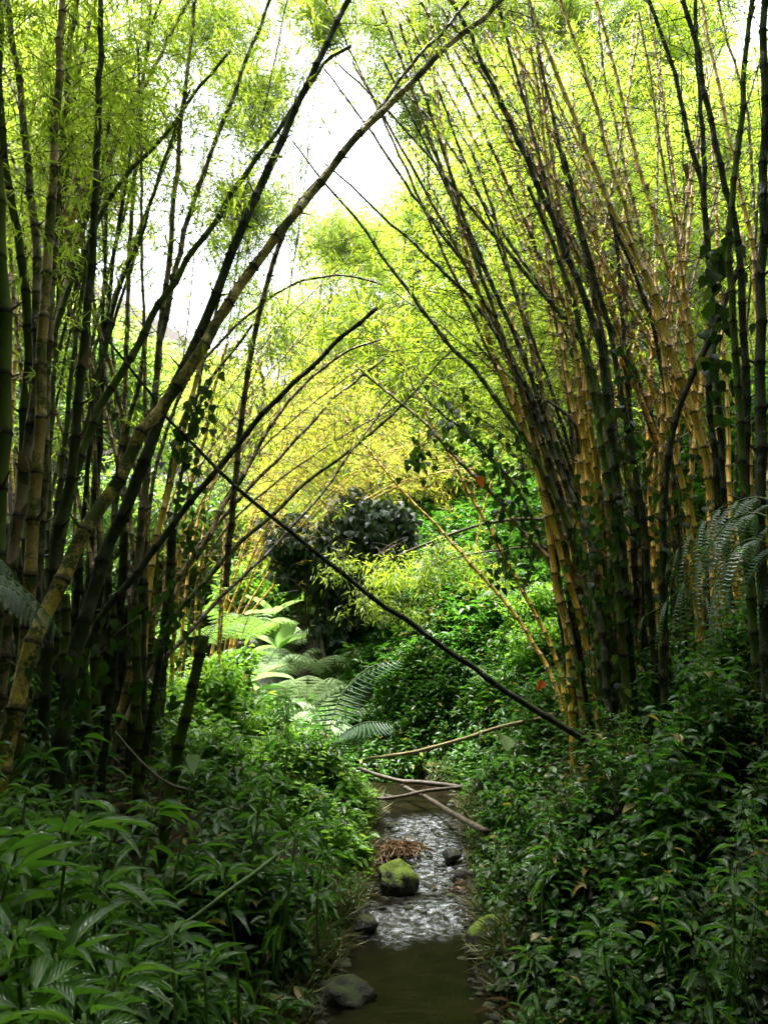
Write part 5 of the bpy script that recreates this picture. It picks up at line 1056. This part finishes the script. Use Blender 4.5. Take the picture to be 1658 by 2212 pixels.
bit('dead_leaf', 'red dead leaf among the plants at the foot of the yellow culms', 1172, 1474, 6.0, .085, 'red_leaf', .8, (-.6, -.2, -.6), 'leaf')
bit('dead_leaf', 'rust brown hanging leaf below the mossy boughs', 1088, 1215, 6.4, .16, 'dead_leaf', .35, (.05, -.1, -1), 'leaf')
bit('dead_leaf', 'brown withered leaf on the left foreground plants', 258, 1772, 1.85, .06, 'dead_leaf', .45, (-.9, -.1, .3), 'leaf')
bit('pale_leaf', 'single pale heart shaped leaf upright in the dark at left', 418, 1635, 2.85, .062, 'fern_pale_lit', .8, (.1, -.3, -1), 'leaf')
bit('pale_leaf', 'single pale leaf tilted up on the right bank stalk', 1100, 1612, 4.9, .11, 'fern_pale_lit', .7, (-.6, -.2, .8), 'leaf')
for (u, v, Y_, h, lb) in [(1478, 350, 5.2, .14, 'peeling brown sheath hanging in the bright leaves at upper right'), (1342, 600, 5.8, .20, 'dark brown sheath hanging on the culm at mid right'), (1395, 395, 5.9, .10, 'small dry sheath dangling near the yellow culms')]:
    c = P(u, v, Y_); g = Geo(); th = np.linspace(-1.9, 1.9, 7); zz = np.linspace(0, -h, 5); V = np.array([[.022*math.sin(a)*(1 - .4*k/4) + .01*k/4, .022*math.cos(a)*(1 - .4*k/4), z] for k, z in enumerate(zz) for a in th]) + c
    i = (np.arange(4)[:, None]*7 + np.arange(6)[None]).ravel(); g.add(V, np.c_[i, i + 1, i + 8, i + 7]); tag(g.build('culm_sheath', M['dead_leaf']), lb, 'bamboo sheath')
# dead leaf litter: on the little dam and the right waterline
def litter(label, u, v, z, n, sx, sy, sz):
    c = G(u, v, z); q = c + np.c_[rng.normal(0, sx, n), rng.normal(0, sy, n), np.abs(rng.normal(0, sz, n))]; g = Geo(); leaves(g, T_BAM6, q, rdir(n, -.4, .4), nrm(rdir(n)*.5 + [0, 0, 1]), rng.uniform(.06, .15, n), rng.uniform(.008, .018, n)); tag(g.build('leaf_litter', M['dead_leaf']), label, 'dead leaves', kind='stuff')
litter('heap of brown dead leaves behind the mossy rock', 865, 1838, .16, 230, .08, .05, .025)
litter('few dry bamboo leaves on the right edge of the near pool', 1130, 2040, .06, 40, .10, .05, .02)
litter('dry leaves along the stones right of the rapids', 1060, 1925, .07, 90, .14, .06, .02)
def ground_litter(label, xr, yr, n):
    q = scatter(n, xr, yr); q[:, 2] += rng.uniform(.01, .10, len(q)); q = q[visible(q)]; n = len(q); g = Geo(); leaves(g, T_BAM6, q, rdir(n, -.3, .3), nrm(rdir(n)*.5 + [0, 0, 1]), rng.uniform(.07, .17, n), rng.uniform(.009, .02, n)); tag(g.build('leaf_litter', M['dead_leaf']), label, 'dead leaves', kind='stuff')
ground_litter('straw coloured dead leaves among the stems of the left clump', (-4, -1.0), (3.4, 6.5), 2600)
ground_litter('straw coloured dead leaves under the right clump', (1.0, 4.2), (4.6, 7.5), 2200)
litter('dry leaves strewn at the lower right of the near pool', 1160, 2190, .05, 60, .10, .08, .02)

# ================================================================== trees and crowns added round and above the camera to shade the banks
FO = 'trees added around the viewpoint for shade'
for (x, y, z, r_, rz, lb) in [(-6.5, -1, 6.5, 3.4, 2.2, 'tree'), (6.5, -1, 7.0, 3.4, 2.2, 'tree'), (0, -2.2, 7.2, 4.4, 1.6, 'tree'), (-5.6, 2.2, 8.2, 2.4, 1.6, 'tree'), (6.2, 2.4, 8.4, 2.4, 1.6, 'tree'), (0, -.6, 9.8, 3.4, .9, 'bamboo'), (-4.4, .2, 8.6, 2.8, 1.4, 'tree'), (4.8, .4, 8.8, 2.8, 1.4, 'tree'), (-7, 4, 7.0, 2.6, 2.6, 'tree'), (-2.2, 4.4, 10.6, 3.0, 1.1, 'bamboo'), (2.6, 5.0, 11.0, 3.0, 1.1, 'bamboo'), (-1.2, 2.4, 9.6, 2.8, .9, 'bamboo'), (2.0, 2.2, 9.8, 2.8, .9, 'bamboo'), (7.4, 4, 7.2, 2.8, 2.8, 'tree'), (0, -7, 5.0, 5, 3, 'tree'), (-8, -6, 6, 4, 3, 'tree'), (8, -6, 6, 4, 3, 'tree'),]:
    b = np.array([x*1.25 if abs(x) > 1 else x + 2.4, y - (.5 if abs(x) > 1 else 2.0), 0]); b = gz(b)
    if lb == 'bamboo': b = gz(np.array([-3.4 if x < 1 else 3.4, .2, 0]))
    if lb == 'bamboo': tree('overhead_shade_crown', 'bamboo crown added high over the stream for shade', b, np.array([x, y, z]), ((x, y, z), (r_, r_, rz)), 'bam_leaf', 34000 if y > 4 else 20000, .18, r=.05, group='crowns added overhead for shade', lumps=24, tpl=T_BAM, lratio=.15)
    else: tree('shade_tree', 'broad dark tree added around the viewpoint for shade', b, np.array([x, y, z]), ((x, y, z), (r_, r_, rz)), 'tree_leaf', 20000, .34, group=FO, lumps=22)
print('objects', len(bpy.data.objects), 'verts', sum(len(m.vertices) for m in bpy.data.meshes))
